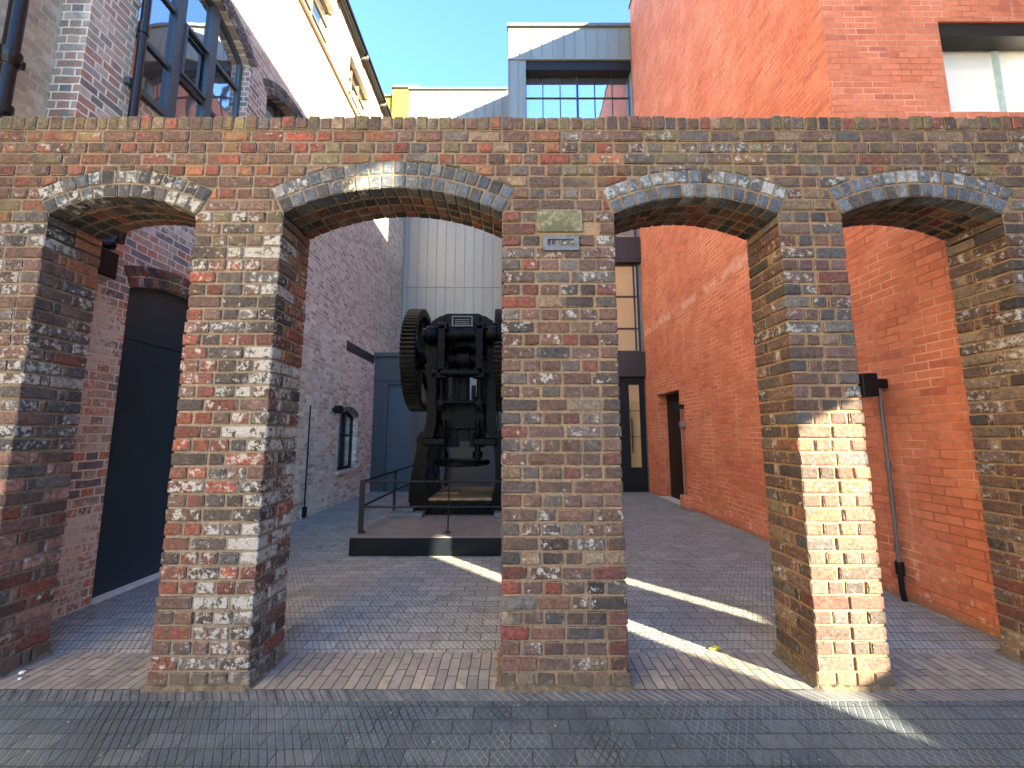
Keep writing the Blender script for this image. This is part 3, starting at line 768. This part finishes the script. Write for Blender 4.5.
# ------------------------------------------------------------------ right building
RB = thing('red_brick_building', (XR, 7, 0), 'tall plain orange-red brick building filling the right side', 'building')
mpR = lambda u, z, d: (XR + d, u, z)
b = MB(); ro = (8.47, 9.74, 0, 2.42, 0)
wall(b, mpR, 4.03, 10.55, -.02, 14.2, [ro], .24)
b.add([mpR(2.9, -.02, 0), mpR(4.03, -.02, 0), mpR(4.03, 3.62, 0), mpR(2.9, 3.62, 0)], [(0, 1, 2, 3)])
b.add([mpR(2.9, 3.62, 0), mpR(4.03, 3.62, 0), mpR(4.03, 3.62, 4), mpR(2.9, 3.62, 4)], [(0, 1, 2, 3)])
b.add([mpR(2.9, -.02, 0), mpR(2.9, -.02, 4), mpR(2.9, 3.62, 4), mpR(2.9, 3.62, 0)], [(0, 1, 2, 3)])
mpF = lambda u, z, d: (u, 4.03 + d, z)
fo = (4.885, 7.4, 5.03, 6.17, 0)
wall(b, mpF, XR, 13, 3.62, 14.2, [fo], .35)
b.box(XR + .8, 13, 4.45, 10.55, -.02, 14.15)
b.add([(XR, 10.55, -.02), (13, 10.55, -.02), (13, 10.55, 14.2), (XR, 10.55, 14.2)], [(0, 1, 2, 3)])
b.add([(XR, 4.03, 14.2), (13, 4.03, 14.2), (13, 10.55, 14.2), (XR, 10.55, 14.2)], [(0, 1, 2, 3)])
b.build('wall', M['red'], RB)
b = MB(); b.box(XR - .03, 13, 4.0, 10.58, 14.2, 14.27); b.build('parapet_cap', M['lead'], RB)
wn = window(RB, mpF, fo, [5.76, 6.6], [5.12], M['sage'], M['glass_w'], .2, .05, (), None); wn['label'] = 'wide window with pale green-grey frame at top right'
b = MB(); b.box(4.885, 7.4, 4.05, 4.225, 6.0, 6.168); b.build('blind_box', M['dark'], wn)
b = MB(); b.box(XR + .23, XR + .27, 8.47, 9.74, 0, 2.42); dr = b.build('door', M['dark'], RB); dr['label'] = 'black door deep in its brick recess'
b = MB(); b.box(XR + .19, XR + .23, 8.60, 8.64, .95, 1.3); b.build('handle', M['galv'], dr)
b = MB(); b.box(XR - .02, XR + .2, 8.44, 9.8, -.004, .02); b.build('doorstep', M['sill'], RB)

def conduit_light(y, zt, label, big):
    t = thing('flood_light', (XR, y, zt), label, 'flood light')
    r = .017 if big else .012
    b = MB()
    b.tube([(XR - .05, y, zt - .02), (XR - .05, y, .28)], r, 12)
    for z in ((1.2, .45) if big else (1.1,)): b.tube([(XR - .05, y, z + .03), (XR - .05, y, z - .03)], r * 1.5, 12)
    b.build('conduit', M['conduit'], t, 40)
    b = MB()
    b.tube([(XR - .05, y, .33), (XR - .05, y, .22)], r * 2., 12)
    b.tube([(XR - .05, y, .24), (XR - .05, y + .0, .1), (XR - .04, y, -.01)], r * 1.3, 12); b.build('base_joint', M['dark'] if big else M['conduit'], t, 40)
    s_ = 1 if big else .8
    b = MB(); b.box(XR - .13, XR + .0, y - .05 * s_, y + .05 * s_, zt - .02, zt + .07, ch=.008); b.build('bracket', M['dark'], t)
    b = MB(); b.box(XR - .27 * s_, XR - .12, y - .08 * s_, y + .08 * s_, zt - .10 * s_, zt + .12 * s_, ch=.01)
    for k in range(4): b.box(XR - .285 * s_, XR - .27 * s_, y - .06 * s_, y + .06 * s_, zt - .08 * s_ + k * .045 * s_, zt - .065 * s_ + k * .045 * s_)
    b.build('housing', M['dark'], t)
conduit_light(3.80, 1.93, 'black flood light on a brown conduit on the red wall seen through the right-hand arch', True)
conduit_light(8.28, 2.02, 'small black flood light on a thin conduit beside the black recessed door', False)
b = MB(); b.box(XR - .10, XR, 8.20, 8.32, 1.62, 1.74, ch=.01); tag(b.build('junction_box', M['galv']), 'small grey box on the red wall just below the light by the recessed door', 'junction box')
b = MB(); b.box(XR - .14, XR, 8.06, 8.34, .0, .26, ch=.006); tag(b.build('brick_pier_stub', M['red']), 'low brick stub at the foot of the thin conduit by the recessed door', 'brick stub')

# ------------------------------------------------------------------ metal-clad tower at the back
YT = 10.6
TB = thing('metal_clad_tower', (1.8, YT, 0), 'metal-clad tower with a big upper window beside the red brick building', 'tower')
mpT = lambda u, z, d: (u, YT + d, z)
b = MB(); to = (.44, 3.56, 7.6, 12.5, 0); lo = (2.35, 3.52, 0, 7.0, 0)
wall(b, mpT, -.09, 3.62, 0, 13.62, [to, lo], .35)
b.add([(-.09, YT, 0), (-.09, 13.2, 0), (-.09, 13.2, 13.62), (-.09, YT, 13.62)], [(0, 1, 2, 3)])
b.box(.0, 6.5, YT + .75, 14, 0, 13.55)
b.add([(3.62, YT, 0), (6.5, YT, 0), (6.5, YT, 13.62), (3.62, YT, 13.62)], [(0, 1, 2, 3)])
b.add([(-.09, YT, 13.62), (6.5, YT, 13.62), (6.5, 13.9, 13.62), (-.09, 13.9, 13.62)], [(0, 1, 2, 3)])
b.build('cladding', M['clad_t'], TB)
b = MB()
x = -.07
while x < 3.55:
    b.box(x, x + .014, YT - .022, YT - .001, 12.58, 13.55); x += .328
for x in (-.07, .2): b.box(x, x + .014, YT - .022, YT - .001, 0, 12.5)
b.box(-.09, 3.6, YT - .03, YT - .001, 12.50, 12.56)
b.build('standing_seam', M['clad_t'], TB)
b = MB(); b.box(-.12, 3.6, YT - .06, YT + .1, 13.60, 13.70); b.build('roof_edge', M['lead'], TB)
wn = window(TB, mpT, to, [.44 + .52 * k for k in range(1, 6)], [8.9, 10.2, 11.5], M['bronze'], M['glass_sky'], .25, .028, (.44 + .52 * 3,)); wn['label'] = 'large gridded window reflecting the sky'
b = MB(); b.box(.44, 3.56, YT + .02, YT + .248, 12.2, 12.495); b.build('shade_box', M['dark'], wn)
# glazed bay by the red wall
GB = thing('glazed_entrance_bay', (3.0, YT, 0), 'narrow dark-framed glass entrance bay in the corner between tower and red wall', 'entrance bay')
for z0, z1 in ((2.98, 3.66), (6.15, 6.88)):
    b = MB()
    b.box(2.3, 3.56, YT - .16, YT + .05, z0, z1, ch=.008)
    for x in (2.66, 3.14): b.box(x, x + .01, YT - .168, YT - .158, z0 + .12, z1 - .05)
    b.box(2.3, 3.56, YT - .17, YT - .158, z0 + .10, z0 + .12)
    b.build('spandrel_panel', M['bronze'], GB)
mpG = lambda u, z, d: (u, YT - .05 + d, z)
window(GB, mpG, (2.35, 3.50, 3.66, 6.15, 0), [2.62, 3.38], [4.32, 5.22], M['bronze'], M['glass_in'], .03, .05)
window(GB, mpG, (2.35, 3.50, 6.88, 7.6, 0), [2.9], [], M['bronze'], M['glass_in'], .03, .05)
b = MB()
for q in ((2.35, 2.98, 0, 2.98), (3.44, 3.54, 0, 2.98), (2.98, 3.44, 0, .12), (2.98, 3.44, 2.78, 2.98), (2.98, 3.12, .12, 2.78), (3.40, 3.44, .12, 2.78), (3.12, 3.40, .12, .62)):
    ub(b, mpG, *q, .0, .08)
dr = b.build('door', M['dark'], GB)
b = MB(); ub(b, mpG, 3.12, 3.40, .62, 2.78, .035, .045); b.build('pane', M['glass_in'], dr)
b = MB()
for z in (1.4, 2.08): ub(b, mpG, 3.12, 3.40, z, z + .015, .02, .034)
b.tube([mpG(3.16, 1.0, -.05), mpG(3.16, 1.9, -.05)], .015, 8); b.build('handle', M['dark'], dr)
# ------------------------------------------------------------------ low clad range at the back left
BR = thing('pale_clad_range', (-2, 13, 0), 'pale vertical-panel metal building closing the back of the courtyard', 'building')
b = MB(); b.box(-3.66, -.10, 13.0, 14.5, 0, 13.78); b.build('cladding', M['clad'], BR)
b = MB(); x = -3.5
while x < -.15: b.box(x, x + .016, 12.978, 12.999, 0, 13.7); x += .318
for z in (6.38, 4.72): b.box(-3.66, -.12, 12.984, 12.998, z, z + .025)
b.build('standing_seam', M['lead_d'], BR)
b = MB(); b.box(-3.70, -.13, 12.94, 13.3, 13.78, 13.86); b.build('roof_edge', M['lead'], BR)
YB = thing('yellow_building', (-6.5, 18.5, 0), 'small patch of yellow rendered building beyond the gutter', 'building')
b = MB(); b.box(-9.5, -4.6, 18.2, 22, 0, 18.3); b.box(-5.9, -4.6, 18.0, 18.2, 0, 18.6); b.build('wall', M['yellow'], YB)
b = MB(); b.box(-9.6, -5.9, 18.1, 22, 18.3, 18.4); b.box(-5.95, -4.55, 17.9, 22, 18.6, 18.72); b.build('roof_edge', M['lead'], YB)
# ------------------------------------------------------------------ slate annex with the blue-grey door
AX = thing('clad_porch', (-2.8, 10.66, 0), 'dark slate metal-clad porch with a blue-grey door in the far left corner', 'porch')
mpA = lambda u, z, d: (u, 10.66 + d, z)
b = MB(); wall(b, mpA, XL + .004, -1.75, 0, 3.55, [(-3.30, -2.62, 0, 2.80, 0)], .2)
b.box(XL + .004, -1.75, 10.88, 12.97, 0, 3.54); b.box(-1.745, -.1, 11.1, 12.97, 0, 2.1)
b.build('cladding', M['clad_d'], AX)
b = MB()
for x in (-3.35, -3.05, -2.75, -2.45, -2.15): b.box(x, x + .014, 10.64, 10.658, 2.95, 3.5)
b.box(XL + .004, -1.75, 10.63, 10.658, 2.90, 2.93)
for x in (-3.45, -2.5, -2.2, -1.9): b.box(x, x + .012, 10.645, 10.658, 0, 2.88)
for x in (-1.3, -.7): b.box(x, x + .012, 11.08, 11.098, 0, 2.1)
b.build('standing_seam', M['clad_d'], AX)
b = MB(); b.box(XL + .004, -1.70, 10.58, 12.97, 3.55, 3.66); b.build('roof_edge', M['clad_d'], AX)
b = MB(); b.box(-3.30, -2.62, 10.74, 10.79, 0, 2.8); dr = b.build('door', M['teal'], AX)

# ------------------------------------------------------------------ plinth, railing, power press
PZ = .22
b = MB(); b.box(-1.985, .85, 5.11, 8.6, 0, PZ - .012, 0, ch=.006); b.box(-1.965, .83, 5.13, 8.58, PZ - .010, PZ, 1)
tag(b.build('plinth', [M['plinth_e'], M['plinth']]), 'low dark steel-edged plinth under the black machine', 'plinth')
RL = thing('railing', (-1.95, 5.3, PZ), 'low black flat-bar railing round the plinth of the machine', 'railing')
for i, y in enumerate((5.33, 6.83, 8.25)):
    b = MB(); b.box(-1.955, -1.925, y - .03, y + .03, PZ, .885, ch=.004) if i else b.box(-1.965, -1.90, y - .012, y + .012, PZ, .885, ch=.004)
    b.box(-1.99 + .04, -1.88, y - .045, y + .045, PZ, PZ + .01)
    for z in (.80, .60, .30): b.tube([(-1.93, y - .034, z), (-1.93, y + .034, z)], .009, 8)
    b.build('post', M['dark'], RL)
for x in (-.81, .8):
    b = MB(); b.tube([(x, 5.33, PZ), (x, 5.33, .86)], .009, 8); b.box(x - .04, x + .04, 5.30, 5.36, PZ, PZ + .012); b.build('thin_post', M['dark'], RL)
for z in (.865, .545):
    b = MB(); b.tube([(-1.93, 5.33, z), (.8, 5.33, z)], .013, 8); b.build('rail', M['dark'], RL)
    b = MB(); b.tube([(-1.935, 5.33, z), (-1.935, 8.25, z)], .015, 8); b.build('rail', M['dark'], RL)

XC = -.80
PR = thing('power_press', (XC, 7.0, PZ), 'big black cast-iron power press with toothed gear wheels, standing on the plinth', 'machine')
F0 = 6.45
# side cheeks
prof = [(.79, PZ), (.79, .60), (.76, .80), (.72, 1.05), (.68, 1.28), (.70, 1.40), (.665, 1.47), (.57, 1.54), (.54, 1.70), (.53, 2.1), (.555, 2.6), (.585, 2.9),
        (.59, 3.08), (.56, 3.22), (.48, 3.34), (.36, 3.42), (.26, 3.44), (.26, 3.26), (.36, 3.16), (.41, 3.0), (.415, 2.6), (.415, 2.0), (.40, 1.70), (.44, 1.45), (.53, 1.25), (.55, 1.0), (.55, .70), (.50, .50), (.50, PZ)]
for sg in (-1, 1):
    b = MB(); b.prism([(XC + sg * x, z) for x, z in prof], 'y', F0 + .05, F0 + 1.25)
    fl = [(x + (.02 if i < 16 else -.0), z) for i, (x, z) in enumerate(prof)]
    b.prism([(XC + sg * x, z) for x, z in fl], 'y', F0, F0 + .06)
    b.prism([(XC + sg * x, z) for x, z in fl], 'y', F0 + 1.2, F0 + 1.26)
    b.tube([(XC + sg * .46, F0 - .10, 3.08), (XC + sg * .46, F0 + .3, 3.08)], .1, 20) if False else None
    xs = sorted((XC + sg * .27, XC + sg * .43)); b.box(xs[0], xs[1], F0 + .35, F0 + 1.15, 1.5, 3.15)
    b.build('side_frame', M['iron'], PR)
    b = MB(); b.tube([(XC + sg * .36, F0 - .08, 3.08), (XC + sg * .40, F0 - .08, 3.08), (XC + sg * .56, F0 - .08, 3.08), (XC + sg * .585, F0 - .08, 3.08)], .16, 24, rr=[.12, .15, .15, .11]); b.build('shaft_boss', M['iron'], PR, 40)
    # bracket and stud at mid height
    b = MB(); b.box(XC + sg * .40 - .20, XC + sg * .40 + .17, F0 - .12, F0 + .5, 1.30, 1.42, ch=.02)
    b.tube([(XC + sg * .27, F0 - .02, 1.02), (XC + sg * .27, F0 - .02, 1.7)], .045, 14)
    b.tube([(XC + sg * .27, F0 - .02, 1.42), (XC + sg * .27, F0 - .02, 1.50)], .085, 6)
    b.tube([(XC + sg * .27, F0 - .02, 1.54), (XC + sg * .27, F0 - .02, 1.60)], .07, 6)
    b.tube([(XC + sg * .27, F0 - .02, 1.10), (XC + sg * .27, F0 - .02, 1.20)], .08, 14)
    b.build('tie_bracket', M['iron'], PR, 35)
    # foot with its clamp block
    b = MB(); b.box(XC + sg * .80 - .26, XC + sg * .80 + .26, F0 - .20, F0 + .10, PZ + .001, PZ + .07, 0, ch=.008); b.box(XC + sg * .80 - .08, XC + sg * .80 + .10, F0 - .14, F0 + .04, PZ + .07, PZ + .13, 0, ch=.01)
    b.tube([(XC + sg * .80 - .0, F0 - .06, PZ + .13), (XC + sg * .80 - .0, F0 - .06, PZ + .2)], .025, 6)
    b.build('foot_clamp', M['vent'], PR)
    # strap from the crank shaft to the lower pin
    x = XC + sg * .30
    b = MB(); b.box(x - .055, x + .055, F0 - .27, F0 - .20, 2.42, 3.20, ch=.012); b.box(x - .10, x + .10, F0 - .27, F0 - .17, 2.34, 2.52, ch=.02)
    b.box(x - .08, x + .10, F0 - .27, F0 - .14, 3.12, 3.24, ch=.02)
    b.build('strap', M['iron'], PR)
    b = MB(); b.tube([(x, F0 - .14, 2.4), (x, F0 - .14, 1.99)], .045, 12); b.tube([(x, F0 - .14, 2.02), (x, F0 - .14, 1.84)], .07, 8)
    for q in (-.055, .055): b.tube([(x + q, F0 - .23, 2.06), (x + q, F0 - .23, 1.98)], .022, 6)
    b.tube([(x, F0 - .24, 1.97), (x, F0 - .12, 1.97)], .055, 10)
    b.build('adjusting_rod', M['iron'], PR, 35)
# crown casting with its raised frame
b = MB(); cr = [(-.42, 3.10), (-.52, 3.22), (-.46, 3.34), (-.35, 3.42), (-.27, 3.47), (.27, 3.47), (.35, 3.42), (.46, 3.34), (.52, 3.22), (.42, 3.10)]
b.prism([(XC + x, z) for x, z in cr], 'y', F0 + .02, F0 + 1.2); b.box(XC - .30, XC + .30, F0 - .04, F0 + .03, 3.19, 3.42, ch=.02)
cw = b.build('crown', M['iron'], PR)
b = MB()
for q in ((-.17, .17, 3.23, 3.25), (-.17, .17, 3.385, 3.405), (-.17, -.15, 3.25, 3.385), (.15, .17, 3.25, 3.385)): b.box(XC + q[0], XC + q[1], F0 - .07, F0 - .04, q[2], q[3])
for k in range(3): b.box(XC - .12, XC + .12, F0 - .052, F0 - .04, 3.272 + k * .036, 3.284 + k * .036)
b.build('maker_plate', M['vent'], cw)
b = MB(); b.tube([(XC - .62, F0 - .08, 3.08), (XC + .62, F0 - .08, 3.08)], .115, 28); b.build('top_shaft', M['iron'], PR, 40)
b = MB(); b.tube([(XC - .30, F0 - .22, 2.43), (XC + .30, F0 - .22, 2.43)], .07, 20)
for sg in (-1, 1): b.tube([(XC + sg * .38, F0 - .22, 2.43), (XC + sg * .44, F0 - .22, 2.43)], .06, 6)
b.build('cross_shaft', M['iron'], PR, 40)
b = MB(); b.tube([(XC - .38, F0 - .2, 1.97), (XC + .38, F0 - .2, 1.97)], .035, 16); b.build('tie_bar', M['iron'], PR, 40)
# eccentric and connecting rod
b = MB(); b.tube([(XC - .5, F0 + .45, 2.80), (XC + .5, F0 + .45, 2.80)], .12, 20); b.tube([(XC - .26, F0 + .40, 2.76), (XC + .26, F0 + .40, 2.76)], .19, 24); b.build('eccentric_shaft', M['iron'], PR, 40)
b = MB(); b.tube([(XC - .10, F0 + .35, 2.74), (XC + .10, F0 + .35, 2.74)], .245, 24); b.box(XC - .09, XC + .09, F0 + .15, F0 + .45, 1.9, 2.6, ch=.02); b.build('connecting_rod', M['iron'], PR, 40)
b = MB(); b.box(XC - .2, XC - .12, F0 + .3, F0 + .4, 1.9, 2.66); b.box(XC + .13, XC + .2, F0 + .3, F0 + .4, 1.9, 2.3)
b.box(XC - .37, XC + .37, F0 + .18, F0 + .9, 1.55, 2.0, ch=.02); b.box(XC - .37, XC - .10, F0 + .2, F0 + .7, 1.26, 1.56); b.box(XC + .12, XC + .37, F0 + .2, F0 + .7, 1.26, 1.56); b.box(XC - .08, XC + .10, F0 + .22, F0 + .6, 1.36, 1.56)
for z in (1.66, 1.78, 1.9): b.box(XC - .15, XC + .15, F0 + .15, F0 + .182, z, z + .03)
b.build('ram', M['iron'], PR)
b = MB(); b.tube([(XC, F0 + .2, .98), (XC, F0 + .2, 1.0), (XC, F0 + .2, 1.05), (XC, F0 + .2, 1.065)], .4, 40, rr=[.42, .455, .455, .43]); b.build('pressure_plate', M['iron'], PR, 40)
b = MB(); b.box(XC - .54, XC + .54, F0 + .0, F0 + 1.4, PZ + .10, .44, ch=.03); b.box(XC - .46, XC + .46, F0 - .03, F0 + .02, PZ + .06, .41, ch=.02); b.box(XC - .50, XC + .50, F0 + .06, F0 + 1.1, PZ, PZ + .12); b.build('bed', M['iron'], PR)
b = MB(); b.box(XC - .50, XC + .50, F0 + .02, F0 + 1.45, .44, .475, ch=.008); b.box(XC - .45, XC - .1, F0 + .5, F0 + .9, .475, .50); b.build('bed_board', M['bed'], PR)
def gear(x0, x1, yc, zc, r, n):
    b = MB(); m = n * 4; pts_o = []
    for i in range(m):
        t = 2 * math.pi * i / m; q = r if i % 4 in (1, 2) else r - .05
        pts_o.append((yc + math.cos(t) * q, zc + math.sin(t) * q))
    ri = r - .13
    pts_i = [(yc + math.cos(2 * math.pi * i / m) * ri, zc + math.sin(2 * math.pi * i / m) * ri) for i in range(m)]
    V = [(x0, *p) for p in pts_o] + [(x1, *p) for p in pts_o] + [(x0, *p) for p in pts_i] + [(x1, *p) for p in pts_i]
    Fc = []
    for i in range(m):
        j = (i + 1) % m
        Fc += [(i, j, m + j, m + i), (2 * m + i, 3 * m + i, 3 * m + j, 2 * m + j), (i, 2 * m + i, 2 * m + j, j), (m + i, m + j, 3 * m + j, 3 * m + i)]
    b.add(V, Fc); g = b.build('gear_wheel', M['tooth'], PR)
    s = MB(); xm = (x0 + x1) / 2
    s.tube([(x0 + .01, yc, zc), (x1 - .01, yc, zc)], .16, 24); s.build('hub', M['iron'], g, 40)
    for k in range(6):
        t = math.pi * (k / 3 + .17); s = MB(); a = Vector((xm, yc, zc)); e = Vector((xm, yc + math.cos(t) * (ri + .01), zc + math.sin(t) * (ri + .01)))
        d_ = (e - a).normalized(); pz = Vector((0, -d_.z, d_.y))
        P = []
        for xx in (-.04, .04):
            P += [a + d_ * .14 + pz * .09 + Vector((xx, 0, 0)), a + d_ * .14 - pz * .09 + Vector((xx, 0, 0)), e - pz * .055 + Vector((xx, 0, 0)), e + pz * .055 + Vector((xx, 0, 0))]
        s.hexa(P, .01); s.build('spoke', M['iron'], g)
gear(-1.79, -1.55, 7.2, 2.81, .93, 76)
gear(-.275, -.03, 7.2, 2.81, .93, 76)
b = MB(); b.tube([(-1.84, 7.2, 2.81), (.02, 7.2, 2.81)], .075, 16); b.build('gear_shaft', M['iron'], PR, 40)

# ------------------------------------------------------------------ small things on the paving
b = MB(); lf = [(0, 0), (.03, .018), (.06, .022), (.1, 0), (.06, -.02), (.03, -.02)]
b.add([(1.37 + x, 2.98 + y, .004 + (.012 if i in (2, 4) else 0.)) for i, (x, y) in enumerate(lf)] + [(1.37 + x, 2.98 + y, .001) for x, y in lf], [(0, 1, 2, 3), (0, 3, 4, 5), (9, 8, 7, 6), (11, 10, 9, 6)])
tag(b.build('fallen_leaf', M['leaf']), 'single yellow fallen leaf on the paving left of the sunlit pier', 'leaf')
def pebble(x, y, r, label):
    b = MB(); b.tube([(x, y, -.002), (x, y, r * .3), (x, y, r * .7), (x, y, r * .85)], r, 7, rr=[r * .8, r, r * .7, r * .2]); tag(b.build('pebble', M['chip']), label, 'pebble', 'pale pebbles by the left pier')
pebble(-3.05, 2.70, .017, 'larger pale pebble on the paving at the foot of the left end pier')
pebble(-2.99, 2.64, .011, 'smaller pale pebble on the paving at the foot of the left end pier')

# ------------------------------------------------------------------ unseen wall added right of the frame: casts the shade, openings shape sun strips
SB = thing('sun_blocker', (6.2, -4, 0), 'unseen blocker wall added right of the street, its openings letting strips of sun through', 'building')
b = MB(); mpN = lambda u, z, d: (6.0 + d, u, z)
nops = [(-2.14, -1.2, 1.91, 3.66, 0), (-.92, -.42, 1.91, 2.75, 0), (-4.85, -4.25, 5.9, 6.75, 0)]
wall(b, mpN, -8.3, 4.0, -.01, 11.85, nops, .3)
mpN2 = lambda u, z, d: (6.3 + d, u, z)
wall(b, mpN2, -8.3, 4.0, -.01, 11.85, [(-2.44, -1.5, 2.0, 3.80, 0), (-1.22, -.72, 2.0, 2.89, 0), (-5.15, -4.55, 6.04, 6.9, 0)], .02)
b.add([(6, 4.0, 0), (6.3, 4.0, 0), (6.3, 4.0, 11.85), (6, 4.0, 11.85)], [(0, 1, 2, 3)]); b.add([(6, -8.3, 0), (6.3, -8.3, 0), (6.3, -8.3, 11.85), (6, -8.3, 11.85)], [(0, 1, 2, 3)])
b.add([(6, -8.3, 11.85), (6.3, -8.3, 11.85), (6.3, 4, 11.85), (6, 4, 11.85)], [(0, 1, 2, 3)])
b.build('wall', M['pale_blocker'], SB)

# ------------------------------------------------------------------ camera, sun, sky
cam = bpy.data.cameras.new('camera'); co = bpy.data.objects.new('camera', cam); C.objects.link(co)
co.location = (0, 0, 1.48); co.rotation_euler = (math.radians(90) + math.atan(50 / 400), 0, 0)
cam.sensor_width = 36; cam.lens = 400 / 1024 * 36; cam.shift_x = 1 / 1024; cam.clip_end = 500; cam.clip_start = .05
bpy.context.scene.camera = co
L = Vector((-1, 1, -.48)).normalized()
sun = bpy.data.lights.new('sun', 'SUN'); so = bpy.data.objects.new('sun', sun); C.objects.link(so)
sun.energy = 3.0; sun.angle = math.radians(.55); sun.color = (1, .85, .58)
so.rotation_euler = L.to_track_quat('-Z', 'Y').to_euler(); so.location = (10, -10, 15)
sc = bpy.context.scene
w = bpy.data.worlds.new('World'); sc.world = w; w.use_nodes = True
nt = w.node_tree; bg = nt.nodes['Background']
sky = nt.nodes.new('ShaderNodeTexSky'); sky.sky_type = 'NISHITA'; sky.sun_disc = False; sky.dust_density = .0; sky.ozone_density = 6.0; sky.air_density = 1.05
sky.sun_elevation = math.asin(-L.z); sky.sun_rotation = math.atan2(-L.x, -L.y)
nt.links.new(sky.outputs[0], bg.inputs[0]); bg.inputs[1].default_value = .05
sc.view_settings.view_transform = 'Standard'; sc.view_settings.look = 'None'; sc.view_settings.gamma = 1; sc.view_settings.use_curve_mapping = False
sc.view_settings.exposure = 4.35
sc.cycles.diffuse_bounces = 6; sc.cycles.max_bounces = 10
